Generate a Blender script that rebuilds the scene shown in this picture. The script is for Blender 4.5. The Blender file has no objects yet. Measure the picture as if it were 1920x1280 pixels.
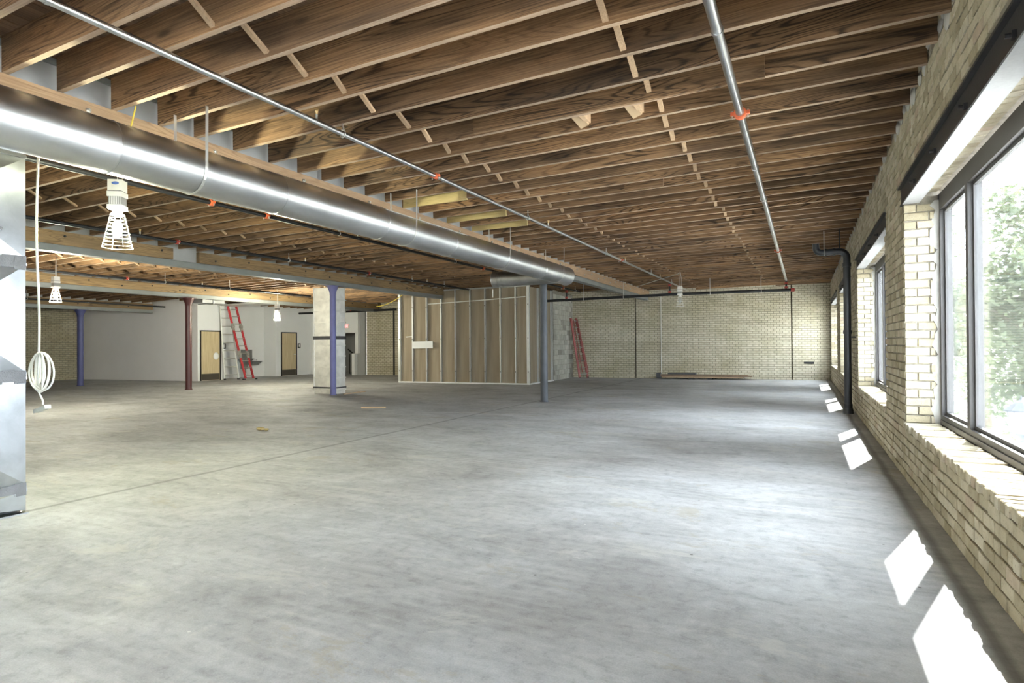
import bpy, bmesh, math, random
from mathutils import Vector, Matrix
random.seed(7)
sc = bpy.context.scene
COL = sc.collection
R = math.radians

# ------------------------------------------------------------------ camera, world, sun, exposure
F_PX, YAW, PIT, ROL, CAMH = 1097.6, R(26.477), R(.365), R(-.363), 1.4
cd = Vector((-math.sin(YAW)*math.cos(PIT), math.cos(YAW)*math.cos(PIT), math.sin(PIT)))
cr0 = Vector((math.cos(YAW), math.sin(YAW), 0)); cu0 = cr0.cross(cd)
cr = cr0*math.cos(ROL)+cu0*math.sin(ROL); cu = cu0*math.cos(ROL)-cr0*math.sin(ROL)
cam_d = bpy.data.cameras.new('camera'); cam = bpy.data.objects.new('camera', cam_d); COL.objects.link(cam)
cam_d.sensor_width = 36; cam_d.lens = 36*F_PX/1920; cam_d.clip_start = .05; cam_d.clip_end = 500
cam.matrix_world = Matrix(((cr.x, cu.x, -cd.x, 0), (cr.y, cu.y, -cd.y, 0), (cr.z, cu.z, -cd.z, CAMH), (0, 0, 0, 1)))
sc.camera = cam
CAMP = Vector((0, 0, CAMH))
def proj(P):
    q = Vector(P)-CAMP; z = q.dot(cd)
    if z < .05: return None
    return (960+F_PX*q.dot(cr)/z, 640-F_PX*q.dot(cu)/z)

w = bpy.data.worlds.new('world'); sc.world = w; w.use_nodes = True
bgn = w.node_tree.nodes['Background']; bgn.inputs[0].default_value = (.90, .95, 1, 1); bgn.inputs[1].default_value = 8.5
sun_d = bpy.data.lights.new('sun', 'SUN'); sun_d.energy = 22; sun_d.angle = R(.5); sun_d.color = (1, .96, .88)
sun = bpy.data.objects.new('sun', sun_d); COL.objects.link(sun)
sun.rotation_euler = Vector((.317, .985, 1)).to_track_quat('Z', 'Y').to_euler()
LAMP_STRENGTH = 1800
sc.view_settings.view_transform = 'Standard'; sc.view_settings.look = 'None'
sc.view_settings.exposure = 1.84; sc.view_settings.gamma = 1; sc.view_settings.use_curve_mapping = False

# ------------------------------------------------------------------ materials
def newmat(name):
    m = bpy.data.materials.new(name); m.use_nodes = True
    nt = m.node_tree; b = nt.nodes['Principled BSDF']
    return m, nt, b
def N(nt, t, **kw):
    n = nt.nodes.new(t)
    for k, v in kw.items():
        if k.startswith('_'): setattr(n, k[1:], v)
        else: n.inputs[k].default_value = v
    return n
def L(nt, a, b): nt.links.new(a, b)
def rgb(c): return (c[0], c[1], c[2], 1)
def ramp(nt, fac, stops):
    r = nt.nodes.new('ShaderNodeValToRGB'); e = r.color_ramp.elements
    while len(e) < len(stops): e.new(.5)
    for i, (p, c) in enumerate(stops): e[i].position = p; e[i].color = rgb(c) if len(c) == 3 else c
    L(nt, fac, r.inputs[0]); return r.outputs[0]
def mixc(nt, fac, a, b, mode='MIX'):
    m = nt.nodes.new('ShaderNodeMix'); m.data_type = 'RGBA'; m.blend_type = mode
    for s, v in ((m.inputs[0], fac), (m.inputs[6], a), (m.inputs[7], b)):
        if hasattr(v, 'is_linked'): L(nt, v, s)
        elif isinstance(v, (int, float)): s.default_value = v
        else: s.default_value = rgb(v)
    return m.outputs[2]
def math_(nt, op, a, b=0.0):
    m = nt.nodes.new('ShaderNodeMath'); m.operation = op
    for s, v in ((m.inputs[0], a), (m.inputs[1], b)):
        if hasattr(v, 'is_linked'): L(nt, v, s)
        else: s.default_value = v
    return m.outputs[0]
def coords(nt, scale=(1, 1, 1), rnd=0.0, kind='Object'):
    tc = nt.nodes.new('ShaderNodeTexCoord'); mp = nt.nodes.new('ShaderNodeMapping'); mp.inputs['Scale'].default_value = scale
    L(nt, tc.outputs[kind], mp.inputs['Vector'])
    if rnd:
        oi = nt.nodes.new('ShaderNodeObjectInfo'); mu = math_(nt, 'MULTIPLY', oi.outputs['Random'], rnd)
        cx = nt.nodes.new('ShaderNodeCombineXYZ')
        for i in range(3): L(nt, mu, cx.inputs[i])
        L(nt, cx.outputs[0], mp.inputs['Location'])
    return mp.outputs[0]
def noise(nt, vec, scale, detail=4, rough=.55, dist=0.0):
    n = N(nt, 'ShaderNodeTexNoise', Scale=scale, Detail=detail, Roughness=rough, Distortion=dist)
    if vec is not None: L(nt, vec, n.inputs['Vector'])
    return n.outputs['Fac']
def bump(nt, b, h, s=.3, d=.01):
    n = N(nt, 'ShaderNodeBump', Strength=s, Distance=d); L(nt, h, n.inputs['Height']); L(nt, n.outputs[0], b.inputs['Normal'])
def plain(name, c, rough=.6, metal=0.0, var=.12, sc_=6.0, bmp=0.0, rnd=3.0):
    m, nt, b = newmat(name); v = coords(nt, rnd=rnd); n = noise(nt, v, sc_)
    L(nt, mixc(nt, n, [x*(1-var) for x in c], [min(1, x*(1+var)) for x in c]), b.inputs['Base Color'])
    b.inputs['Roughness'].default_value = rough; b.inputs['Metallic'].default_value = metal
    if bmp: bump(nt, b, noise(nt, v, sc_*8), bmp)
    return m
def emis(name, c, s):
    m, nt, b = newmat(name); b.inputs['Base Color'].default_value = rgb(c)
    b.inputs['Emission Color'].default_value = rgb(c); b.inputs['Emission Strength'].default_value = s
    return m
def wood(name, dark, mid, light, axis=0, grain=1.0, rough=.75, blotch=.5, endtint=None):
    m, nt, b = newmat(name)
    s = [5.0, 5.0, 5.0]; s[axis] = .42
    v = coords(nt, tuple(s), 37.0)
    g = noise(nt, v, .8, 2, .45, .5)
    rings = math_(nt, 'SINE', math_(nt, 'MULTIPLY', g, 150.0))
    rings = math_(nt, 'POWER', math_(nt, 'MAXIMUM', rings, 0.0), 1.6)
    s5 = [2.5, 2.5, 2.5]; s5[axis] = .5
    msk = ramp(nt, noise(nt, coords(nt, tuple(s5), 71.0), 1.0, 2, .5), [(.38, (.12, .12, .12)), (.62, (1, 1, 1))])
    s2 = [95, 95, 95]; s2[axis] = 1.3
    fine = noise(nt, coords(nt, tuple(s2), 11.0), 1.0, 5, .7)
    f = math_(nt, 'SUBTRACT', math_(nt, 'MULTIPLY_ADD', fine, 1.1), math_(nt, 'MULTIPLY', math_(nt, 'MULTIPLY', rings, msk), .34*grain))
    [n_ for n_ in nt.nodes if n_.type == 'MATH' and n_.operation == 'MULTIPLY_ADD'][-1].inputs[2].default_value = .02
    base = ramp(nt, f, [(.22, dark), (.56, mid), (.85, light)])
    s3 = [3.0, 3.0, 3.0]; s3[axis] = .55
    bl = noise(nt, coords(nt, tuple(s3), 23.0), 1.0, 3, .6)
    blr = ramp(nt, bl, [(.32, (.32, .32, .35)), (.5, (.95, .93, .9)), (.72, (1.35, 1.25, 1.1))])
    c = mixc(nt, blotch, base, mixc(nt, 1.0, base, blr, 'MULTIPLY'))
    # knots
    s4 = [3.4, 3.4, 3.4]; s4[axis] = 1.1
    vo = N(nt, 'ShaderNodeTexVoronoi', Scale=1.0); L(nt, coords(nt, tuple(s4), 51.0), vo.inputs['Vector'])
    kn = ramp(nt, vo.outputs['Distance'], [(.05, (1, 1, 1)), (.12, (0, 0, 0))])
    c = mixc(nt, math_(nt, 'MULTIPLY', kn, .7), c, (dark[0]*.5, dark[1]*.5, dark[2]*.55))
    oi = nt.nodes.new('ShaderNodeObjectInfo')
    hv = N(nt, 'ShaderNodeHueSaturation'); L(nt, c, hv.inputs['Color'])
    L(nt, math_(nt, 'MULTIPLY_ADD', oi.outputs['Random'], .45), hv.inputs['Value']); nt.nodes[-1].inputs[2].default_value = .78
    L(nt, hv.outputs[0], b.inputs['Base Color']); b.inputs['Roughness'].default_value = rough
    bump(nt, b, fine, .25, .004)
    return m
M = {}
M['joist'] = wood('old_joist_wood', (.058, .034, .019), (.265, .158, .083), (.44, .285, .16), 0, 1.1, .8, .9)
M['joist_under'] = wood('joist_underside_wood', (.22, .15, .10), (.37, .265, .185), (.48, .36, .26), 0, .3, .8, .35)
M['deck'] = wood('deck_board_wood', (.06, .036, .022), (.15, .092, .055), (.26, .16, .10), 1, .6, .85, .8)
M['sister'] = wood('new_yellow_lumber', (.40, .30, .12), (.56, .43, .19), (.66, .53, .27), 0, .5, .6, .2)
M['ledger'] = wood('ledger_wood', (.34, .21, .12), (.50, .33, .20), (.62, .44, .28), 1, .8, .65, .25)
M['ledger_old'] = wood('old_ledger_wood', (.12, .075, .035), (.28, .185, .09), (.40, .28, .15), 1, .9, .7, .6)
M['bridge'] = wood('bridging_wood', (.32, .21, .13), (.46, .32, .20), (.60, .44, .30), 2, .3, .8, .2)
M['plank'] = wood('loose_plank_wood', (.08, .055, .04), (.18, .125, .085), (.28, .2, .14), 0, .5, .8, .5)
M['fresh'] = plain('raw_cut_wood', (.52, .375, .235), .7, 0, .15, 8)
M['steel_grey'] = plain('painted_steel_grey', (.22, .23, .225), .55, .15, .2, 3, .05)
M['web'] = plain('primed_beam_web', (.38, .38, .385), .6, .05, .12, 4)
M['black_pipe'] = plain('black_pipe', (.018, .019, .022), .4, .2, .2, 5)
M['cast_black'] = plain('cast_iron_black', (.020, .023, .030), .38, .1, .3, 5, .05)
M['orange'] = plain('orange_coupling_paint', (.62, .13, .05), .5, 0, .2, 9)
M['red_fit'] = plain('red_fitting_paint', (.42, .06, .045), .5, 0, .2, 9)
M['chrome'] = plain('zinc_hardware', (.72, .72, .70), .35, .85, .1, 9)
M['brass'] = plain('brass_head', (.6, .42, .2), .35, .8, .1, 9)
M['white_plastic'] = plain('white_plastic', (.80, .80, .77), .45, 0, .05, 9)
M['grey_plastic'] = plain('clear_grey_plastic', (.30, .30, .29), .3, 0, .2, 9)
M['white_cord'] = plain('white_cord_jacket', (.78, .77, .72), .5, 0, .05, 9)
M['yellow_cord'] = plain('yellow_cord_jacket', (.72, .56, .08), .5, 0, .1, 9)
M['white_paint'] = plain('white_painted_drywall', (.80, .80, .79), .8, 0, .05, 1.2)
M['tinted_paint'] = plain('primed_drywall', (.84, .81, .795), .8, 0, .05, 1.2)
M['grey_paint'] = plain('grey_painted_drywall', (.33, .33, .32), .8, 0, .06, 1.2)
M['black_trim'] = plain('black_door_frame', (.016, .016, .017), .45, 0, .1, 5)
M['kick'] = plain('bronze_kick_plate', (.13, .115, .095), .4, .6, .1, 3)
M['white_finish'] = plain('white_board', (.80, .80, .78), .6, 0, .04, 3)  # even white base colour for boards, tracks and corner pieces
M['stud'] = plain('galvanised_stud', (.60, .61, .61), .42, .55, .12, 4)
M['stud_dark'] = plain('stud_in_shade_side', (.40, .42, .44), .45, .6, .12, 4)
M['post_grey'] = plain('slate_post_paint', (.060, .066, .080), .55, 0, .35, 5, .1)
M['post_blue'] = plain('periwinkle_post_paint', (.13, .13, .30), .55, 0, .2, 5, .1)
M['post_navy'] = plain('navy_post_paint', (.055, .062, .17), .5, 0, .2, 5, .1)
M['post_red'] = plain('oxblood_post_paint', (.075, .020, .020), .4, 0, .25, 5, .1)
M['frame'] = plain('bronze_window_frame', (.075, .071, .072), .5, .2, .15, 3)
M['gasket'] = plain('black_sealant', (.012, .012, .014), .7)
M['lintel'] = plain('black_lintel_steel', (.030, .030, .033), .45, .3, .3, 5, .1)
M['lintel_bounce'] = plain('bounce_lit_lintel_underside', (.34, .34, .35), .6, .1, .15, 40, .3)  # paler grey paints sun bounce onto the underside of the black lintel
M['red_ladder'] = plain('red_fibreglass', (.47, .035, .04), .45, 0, .12, 9)
M['pink_ladder'] = plain('faded_red_fibreglass', (.34, .085, .075), .5, 0, .2, 9)
M['alu'] = plain('aluminium', (.40, .385, .35), .45, .4, .12, 9)
M['fountain'] = plain('stainless_basin', (.30, .31, .31), .35, .7, .15, 6)
M['joint_fill'] = plain('brown_joint_fill', (.10, .085, .06), .9)
M['dark'] = plain('dark_recess', (.03, .03, .03), .8)
M['tape'] = plain('black_sealing_tape', (.06, .06, .065), .5, 0, .4, 20, .2)
M['mastic'] = plain('grey_duct_mastic', (.20, .20, .21), .7, 0, .35, 12, .6)
M['sign_white'] = plain('sign_white', (.82, .82, .82), .5)
M['sign_blue'] = plain('sign_blue', (.08, .16, .50), .5)
M['exit_red'] = emis('exit_letter_glow', (1, .12, .13), 1.6)
M['bulb'] = emis('lit_bulb', (1, .98, .76), LAMP_STRENGTH)
M['bulb_main'] = emis('lit_bulb_large', (.98, 1, .70), LAMP_STRENGTH*.48)
M['bulb_off'] = plain('frosted_bulb_glass', (.55, .55, .53), .2)
M['trunk'] = plain('tree_bark', (.10, .08, .06), .9, 0, .3, 6, .3)
M['lantern'] = plain('black_lantern_metal', (.05, .055, .065), .45, .3, .1, 5)
M['lantern_glass'] = plain('frosted_lantern_glass', (.60, .62, .62), .4)
M['pavement'] = plain('pale_pavement', (.50, .49, .46), .9, 0, .1, .5)
def metal(name, base, rough, smear=3.0, stretch=(1, 1, 1), rv=.12, bs=.12):
    m, nt, b = newmat(name); v = coords(nt, stretch, 5.0)
    n = noise(nt, v, smear, 5, .6, .3)
    L(nt, ramp(nt, n, [(.3, [x*.78 for x in base]), (.6, base), (.8, [min(1, x*1.12) for x in base])]), b.inputs['Base Color'])
    b.inputs['Metallic'].default_value = 1
    L(nt, math_(nt, 'MULTIPLY_ADD', n, rv), b.inputs['Roughness']); nt.nodes[-1].inputs[2].default_value = rough-rv/2
    bump(nt, b, noise(nt, v, smear*.8, 2), bs, .02)
    return m
M['duct'] = metal('galvanised_duct', (.68, .69, .705), .33, 2.2, (1, .5, 1), .08, .012)
M['riser'] = metal('galvanised_riser', (.50, .52, .55), .30, 3.5)
M['wrap'] = metal('foil_duct_skin', (.90, .89, .86), .5, 3)
M['pipe'] = metal('galvanised_pipe', (.58, .585, .59), .30, 4)
# drywall back paper
def paper():
    m, nt, b = newmat('brown_drywall_paper'); v = coords(nt, (3.5, 3.5, .25), 9.0); n = noise(nt, v, 1.6, 3, .5)
    L(nt, ramp(nt, n, [(.3, (.27, .215, .15)), (.55, (.34, .275, .195)), (.8, (.40, .335, .245))]), b.inputs['Base Color'])
    b.inputs['Roughness'].default_value = .85; return m
M['paper'] = paper()
def veneer():
    m, nt, b = newmat('maple_door_veneer'); v = coords(nt, (9, 9, .7), 3.0); n = noise(nt, v, 2.2, 4, .6, .4)
    L(nt, ramp(nt, n, [(.3, (.52, .40, .23)), (.7, (.66, .54, .34))]), b.inputs['Base Color'])
    b.inputs['Roughness'].default_value = .4; return m
M['veneer'] = veneer()
# brick (individual geometry)
def brickmat():
    m, nt, b = newmat('cream_common_brick')
    oi = nt.nodes.new('ShaderNodeObjectInfo'); ge = nt.nodes.new('ShaderNodeNewGeometry')
    r = math_(nt, 'FRACT', math_(nt, 'ADD', oi.outputs['Random'], ge.outputs['Random Per Island']))
    base = ramp(nt, r, [(0, (.34, .295, .205)), (.3, (.42, .37, .265)), (.6, (.48, .43, .32)), (.9, (.53, .485, .385)), (1, (.41, .32, .24))])
    v = coords(nt, kind='Object')
    gp = N(nt, 'ShaderNodeNewGeometry')
    n = noise(nt, gp.outputs['Position'], 9, 5, .65); n2 = noise(nt, gp.outputs['Position'], 70, 3, .6)
    c = mixc(nt, .55, base, mixc(nt, 1.0, base, ramp(nt, n, [(.3, (.66, .63, .58)), (.55, (1, 1, 1)), (.75, (1.12, 1.12, 1.1))]), 'MULTIPLY'))
    pits = ramp(nt, n2, [(.30, (.45, .43, .40)), (.40, (1, 1, 1))])
    c = mixc(nt, .6, c, mixc(nt, 1.0, c, pits, 'MULTIPLY'))
    L(nt, c, b.inputs['Base Color']); b.inputs['Roughness'].default_value = .9
    bump(nt, b, math_(nt, 'ADD', n2, n), .5, .006); return m
M['brick'] = brickmat()
def mortarmat():
    m, nt, b = newmat('rough_mortar'); gp = N(nt, 'ShaderNodeNewGeometry')
    n = noise(nt, gp.outputs['Position'], 14, 5, .65)
    L(nt, ramp(nt, n, [(.3, (.17, .155, .125)), (.6, (.30, .275, .23)), (.8, (.40, .38, .33))]), b.inputs['Base Color'])
    b.inputs['Roughness'].default_value = .95; bump(nt, b, n, .8, .01); return m
M['mortar'] = mortarmat()
M['parge'] = plain('cement_parging', (.42, .41, .39), .9, 0, .2, 9, .3)
def brickwall(name, c1, c2, mort, stain):
    m, nt, b = newmat(name)
    tc = nt.nodes.new('ShaderNodeTexCoord'); mp = N(nt, 'ShaderNodeMapping'); L(nt, tc.outputs['Object'], mp.inputs[0])
    sp = nt.nodes.new('ShaderNodeSeparateXYZ'); L(nt, mp.outputs[0], sp.inputs[0])
    cx = nt.nodes.new('ShaderNodeCombineXYZ'); L(nt, sp.outputs[0], cx.inputs[0]); L(nt, sp.outputs[2], cx.inputs[1])
    br = N(nt, 'ShaderNodeTexBrick', Scale=1.0); br.inputs['Mortar Size'].default_value = .010; br.inputs['Mortar Smooth'].default_value = .3
    br.inputs['Brick Width'].default_value = .215; br.inputs['Row Height'].default_value = .0857; br.inputs['Bias'].default_value = 0
    br.inputs['Color1'].default_value = rgb(c1); br.inputs['Color2'].default_value = rgb(c2); br.inputs['Mortar'].default_value = rgb(mort)
    L(nt, cx.outputs[0], br.inputs['Vector'])
    n = noise(nt, mp.outputs[0], .9, 5, .6); n2 = noise(nt, mp.outputs[0], 7, 4, .6)
    c = mixc(nt, ramp(nt, n, [(.42, (0, 0, 0)), (.70, (.6, .6, .6))]), br.outputs['Color'], mixc(nt, 1.0, br.outputs['Color'], stain, 'MULTIPLY'))
    c = mixc(nt, .35, c, mixc(nt, 1.0, c, ramp(nt, n2, [(.3, (.6, .58, .55)), (.6, (1.1, 1.1, 1.1))]), 'MULTIPLY'))
    L(nt, c, b.inputs['Base Color']); b.inputs['Roughness'].default_value = .9
    bump(nt, b, math_(nt, 'SUBTRACT', math_(nt, 'MULTIPLY', n2, .3), br.outputs['Fac']), .6, .012); return m
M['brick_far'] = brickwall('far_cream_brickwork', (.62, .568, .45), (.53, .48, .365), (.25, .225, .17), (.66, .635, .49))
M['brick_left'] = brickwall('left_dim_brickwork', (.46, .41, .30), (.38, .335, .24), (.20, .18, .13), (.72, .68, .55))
def blockmat():
    m, nt, b = newmat('grey_concrete_block'); oi = nt.nodes.new('ShaderNodeObjectInfo'); gp = N(nt, 'ShaderNodeNewGeometry')
    n = noise(nt, gp.outputs['Position'], 6, 4, .6)
    base = ramp(nt, oi.outputs['Random'], [(0, (.27, .255, .21)), (.25, (.40, .385, .33)), (.7, (.47, .455, .39)), (1, (.52, .50, .44))])
    L(nt, mixc(nt, .5, base, mixc(nt, 1.0, base, ramp(nt, n, [(.3, (.6, .6, .6)), (.7, (1.2, 1.2, 1.2))]), 'MULTIPLY')), b.inputs['Base Color'])
    b.inputs['Roughness'].default_value = .95; return m
M['block'] = blockmat()
def floormat():
    m, nt, b = newmat('worn_concrete_floor'); tc = nt.nodes.new('ShaderNodeTexCoord'); P = tc.outputs['Object']
    def mp(s, rot=0.0, loc=(0, 0, 0)):
        k = N(nt, 'ShaderNodeMapping'); k.inputs['Scale'].default_value = s; k.inputs['Rotation'].default_value = (0, 0, rot); k.inputs['Location'].default_value = loc
        L(nt, P, k.inputs[0]); return k.outputs[0]
    big = noise(nt, mp((1, 1.6, 1)), .22, 5, .62, .6)
    mid = noise(nt, mp((.8, 1.3, 1), .25), 1.3, 9, .68, .8)
    fine = noise(nt, P, 11, 7, .72, .3)
    grit = noise(nt, P, 120, 2, .6)
    def mul(c, f, stops, src): return mixc(nt, f, c, mixc(nt, 1.0, c, ramp(nt, src, stops), 'MULTIPLY'))
    c = ramp(nt, big, [(.30, (.36, .352, .35)), (.45, (.415, .413, .420)), (.58, (.465, .472, .488)), (.72, (.53, .54, .56))])
    c = mul(c, .8, [(.30, (.68, .67, .66)), (.45, (.93, .93, .93)), (.55, (1.04, 1.04, 1.04)), (.70, (1.25, 1.25, 1.23))], mid)
    c = mul(c, .75, [(.30, (.66, .65, .64)), (.48, (.98, .98, .98)), (.56, (1.03, 1.03, 1.02)), (.74, (1.25, 1.24, 1.2))], fine)
    c = mul(c, .35, [(.3, (.7, .7, .7)), (.7, (1.2, 1.2, 1.2))], grit)
    streak = noise(nt, mp((1, 7, 1), .12), 1.6, 9, .72, .4)
    c = mul(c, .40, [(.32, (.74, .73, .72)), (.5, (1, 1, 1)), (.68, (1.18, 1.18, 1.18))], streak)
    # darker damp-looking stains with soft edges
    st = noise(nt, mp((1, 1.5, 1), .1, (1.7, 8.3, 0)), .42, 6, .6, .9)
    c = mul(c, .8, [(.34, (.80, .785, .77)), (.47, (1, 1, 1))], st)
    # trowel swirls: faint arcs
    wv = N(nt, 'ShaderNodeTexWave', Scale=3.2, Distortion=3.0, Detail=3.0); wv.inputs['Detail Scale'].default_value = .6; wv.wave_type = 'RINGS'
    L(nt, mp((1, 1, 1), 0, (1.9, -6.5, 0)), wv.inputs['Vector'])
    arcm = ramp(nt, noise(nt, mp((1, 1, 1), 0, (5, 5, 0)), .5, 4, .6), [(.48, (0, 0, 0)), (.66, (.22, .22, .22))])
    c = mixc(nt, math_(nt, 'MULTIPLY', math_(nt, 'POWER', wv.outputs['Fac'], 3.0), arcm), c, (.66, .66, .66))
    # worn pale scuffs and tan glue residue with ragged edges
    sc1 = noise(nt, mp((1, 2.0, 1), .5, (4, 2, 0)), .8, 12, .74, .6)
    c = mixc(nt, ramp(nt, sc1, [(.575, (0, 0, 0)), (.60, (.35, .35, .35)), (.70, (.6, .6, .6))]), c, (.55, .54, .50))
    sc2 = noise(nt, mp((1.2, 2, 1), .2, (9, 5, 0)), .55, 12, .76, .5)
    c = mixc(nt, ramp(nt, sc2, [(.59, (0, 0, 0)), (.61, (.38, .38, .38)), (.70, (.55, .55, .55))]), c, (.37, .325, .24))
    sc3 = noise(nt, mp((1.0, 3.5, 1), -.2, (19, 15, 0)), 1.4, 12, .78, .4)
    c = mixc(nt, ramp(nt, sc3, [(.64, (0, 0, 0)), (.67, (.6, .6, .6))]), c, (.62, .615, .59))
    # dark and pale specks
    vo = N(nt, 'ShaderNodeTexVoronoi', Scale=2.3); L(nt, P, vo.inputs['Vector'])
    c = mixc(nt, ramp(nt, vo.outputs['Distance'], [(.018, (.8, .8, .8)), (.03, (0, 0, 0))]), c, (.10, .09, .08))
    v2 = N(nt, 'ShaderNodeTexVoronoi', Scale=3.7); L(nt, mp((1, 1, 1), .4, (3, 7, 0)), v2.inputs['Vector'])
    c = mixc(nt, ramp(nt, v2.outputs['Distance'], [(.022, (.8, .8, .8)), (.04, (0, 0, 0))]), c, (.68, .67, .64))
    # saw-cut joints parallel to the beams
    sp = nt.nodes.new('ShaderNodeSeparateXYZ'); L(nt, P, sp.inputs[0])
    wob = math_(nt, 'MULTIPLY', noise(nt, mp((1, .6, 1)), .8, 3), .12)
    for x0, a in ((-5.98, .55), (-12.3, .4), (.78, .7)):
        dd = math_(nt, 'ABSOLUTE', math_(nt, 'SUBTRACT', math_(nt, 'ADD', sp.outputs[0], wob), x0+.06))
        c = mixc(nt, math_(nt, 'MULTIPLY', ramp(nt, dd, [(.012, (1, 1, 1)), (.05, (0, 0, 0))]), a), c, (.13, .125, .12))
    L(nt, c, b.inputs['Base Color'])
    L(nt, ramp(nt, mid, [(.3, (.78, .78, .78)), (.7, (.58, .58, .58))]), b.inputs['Roughness'])
    b.inputs['Specular IOR Level'].default_value = .4
    bump(nt, b, math_(nt, 'ADD', fine, math_(nt, 'MULTIPLY', grit, .4)), .12, .01); return m
M['floor'] = floormat()
def glassmat():
    m, nt, b = newmat('window_glass'); nt.nodes.remove(b); out = nt.nodes['Material Output']
    t = N(nt, 'ShaderNodeBsdfTransparent'); t.inputs[0].default_value = (.93, .96, .97, 1)
    g = N(nt, 'ShaderNodeBsdfGlossy'); g.inputs['Roughness'].default_value = .02
    lw = N(nt, 'ShaderNodeFresnel', IOR=1.45); mx = nt.nodes.new('ShaderNodeMixShader')
    L(nt, math_(nt, 'MULTIPLY', lw.outputs[0], .6), mx.inputs[0]); L(nt, t.outputs[0], mx.inputs[1]); L(nt, g.outputs[0], mx.inputs[2])
    tl = N(nt, 'ShaderNodeBsdfTranslucent'); tl.inputs[0].default_value = (.8, .82, .85, 1); m2 = nt.nodes.new('ShaderNodeMixShader'); m2.inputs[0].default_value = .004
    L(nt, mx.outputs[0], m2.inputs[1]); L(nt, tl.outputs[0], m2.inputs[2]); L(nt, m2.outputs[0], out.inputs[0]); return m
M['glass'] = glassmat()
def clearmat():
    m, nt, b = newmat('clear_lamp_glass'); nt.nodes.remove(b); out = nt.nodes['Material Output']
    t = N(nt, 'ShaderNodeBsdfTransparent'); g = N(nt, 'ShaderNodeBsdfGlossy'); g.inputs['Roughness'].default_value = .1
    mx = nt.nodes.new('ShaderNodeMixShader'); mx.inputs[0].default_value = .25
    L(nt, t.outputs[0], mx.inputs[1]); L(nt, g.outputs[0], mx.inputs[2]); L(nt, mx.outputs[0], out.inputs[0]); return m
M['clear'] = clearmat()
def leafmat():
    m, nt, b = newmat('tree_leaves'); out = nt.nodes['Material Output']
    ge = nt.nodes.new('ShaderNodeNewGeometry')
    c = ramp(nt, ge.outputs['Random Per Island'], [(0, (.045, .060, .032)), (.5, (.075, .095, .050)), (1, (.12, .14, .085))])
    L(nt, c, b.inputs['Base Color']); b.inputs['Roughness'].default_value = .6
    t = N(nt, 'ShaderNodeBsdfTranslucent'); L(nt, c, t.inputs[0]); mx = nt.nodes.new('ShaderNodeMixShader'); mx.inputs[0].default_value = .45
    L(nt, b.outputs[0], mx.inputs[1]); L(nt, t.outputs[0], mx.inputs[2]); L(nt, mx.outputs[0], out.inputs[0]); return m
M['leaf'] = leafmat()

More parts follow.
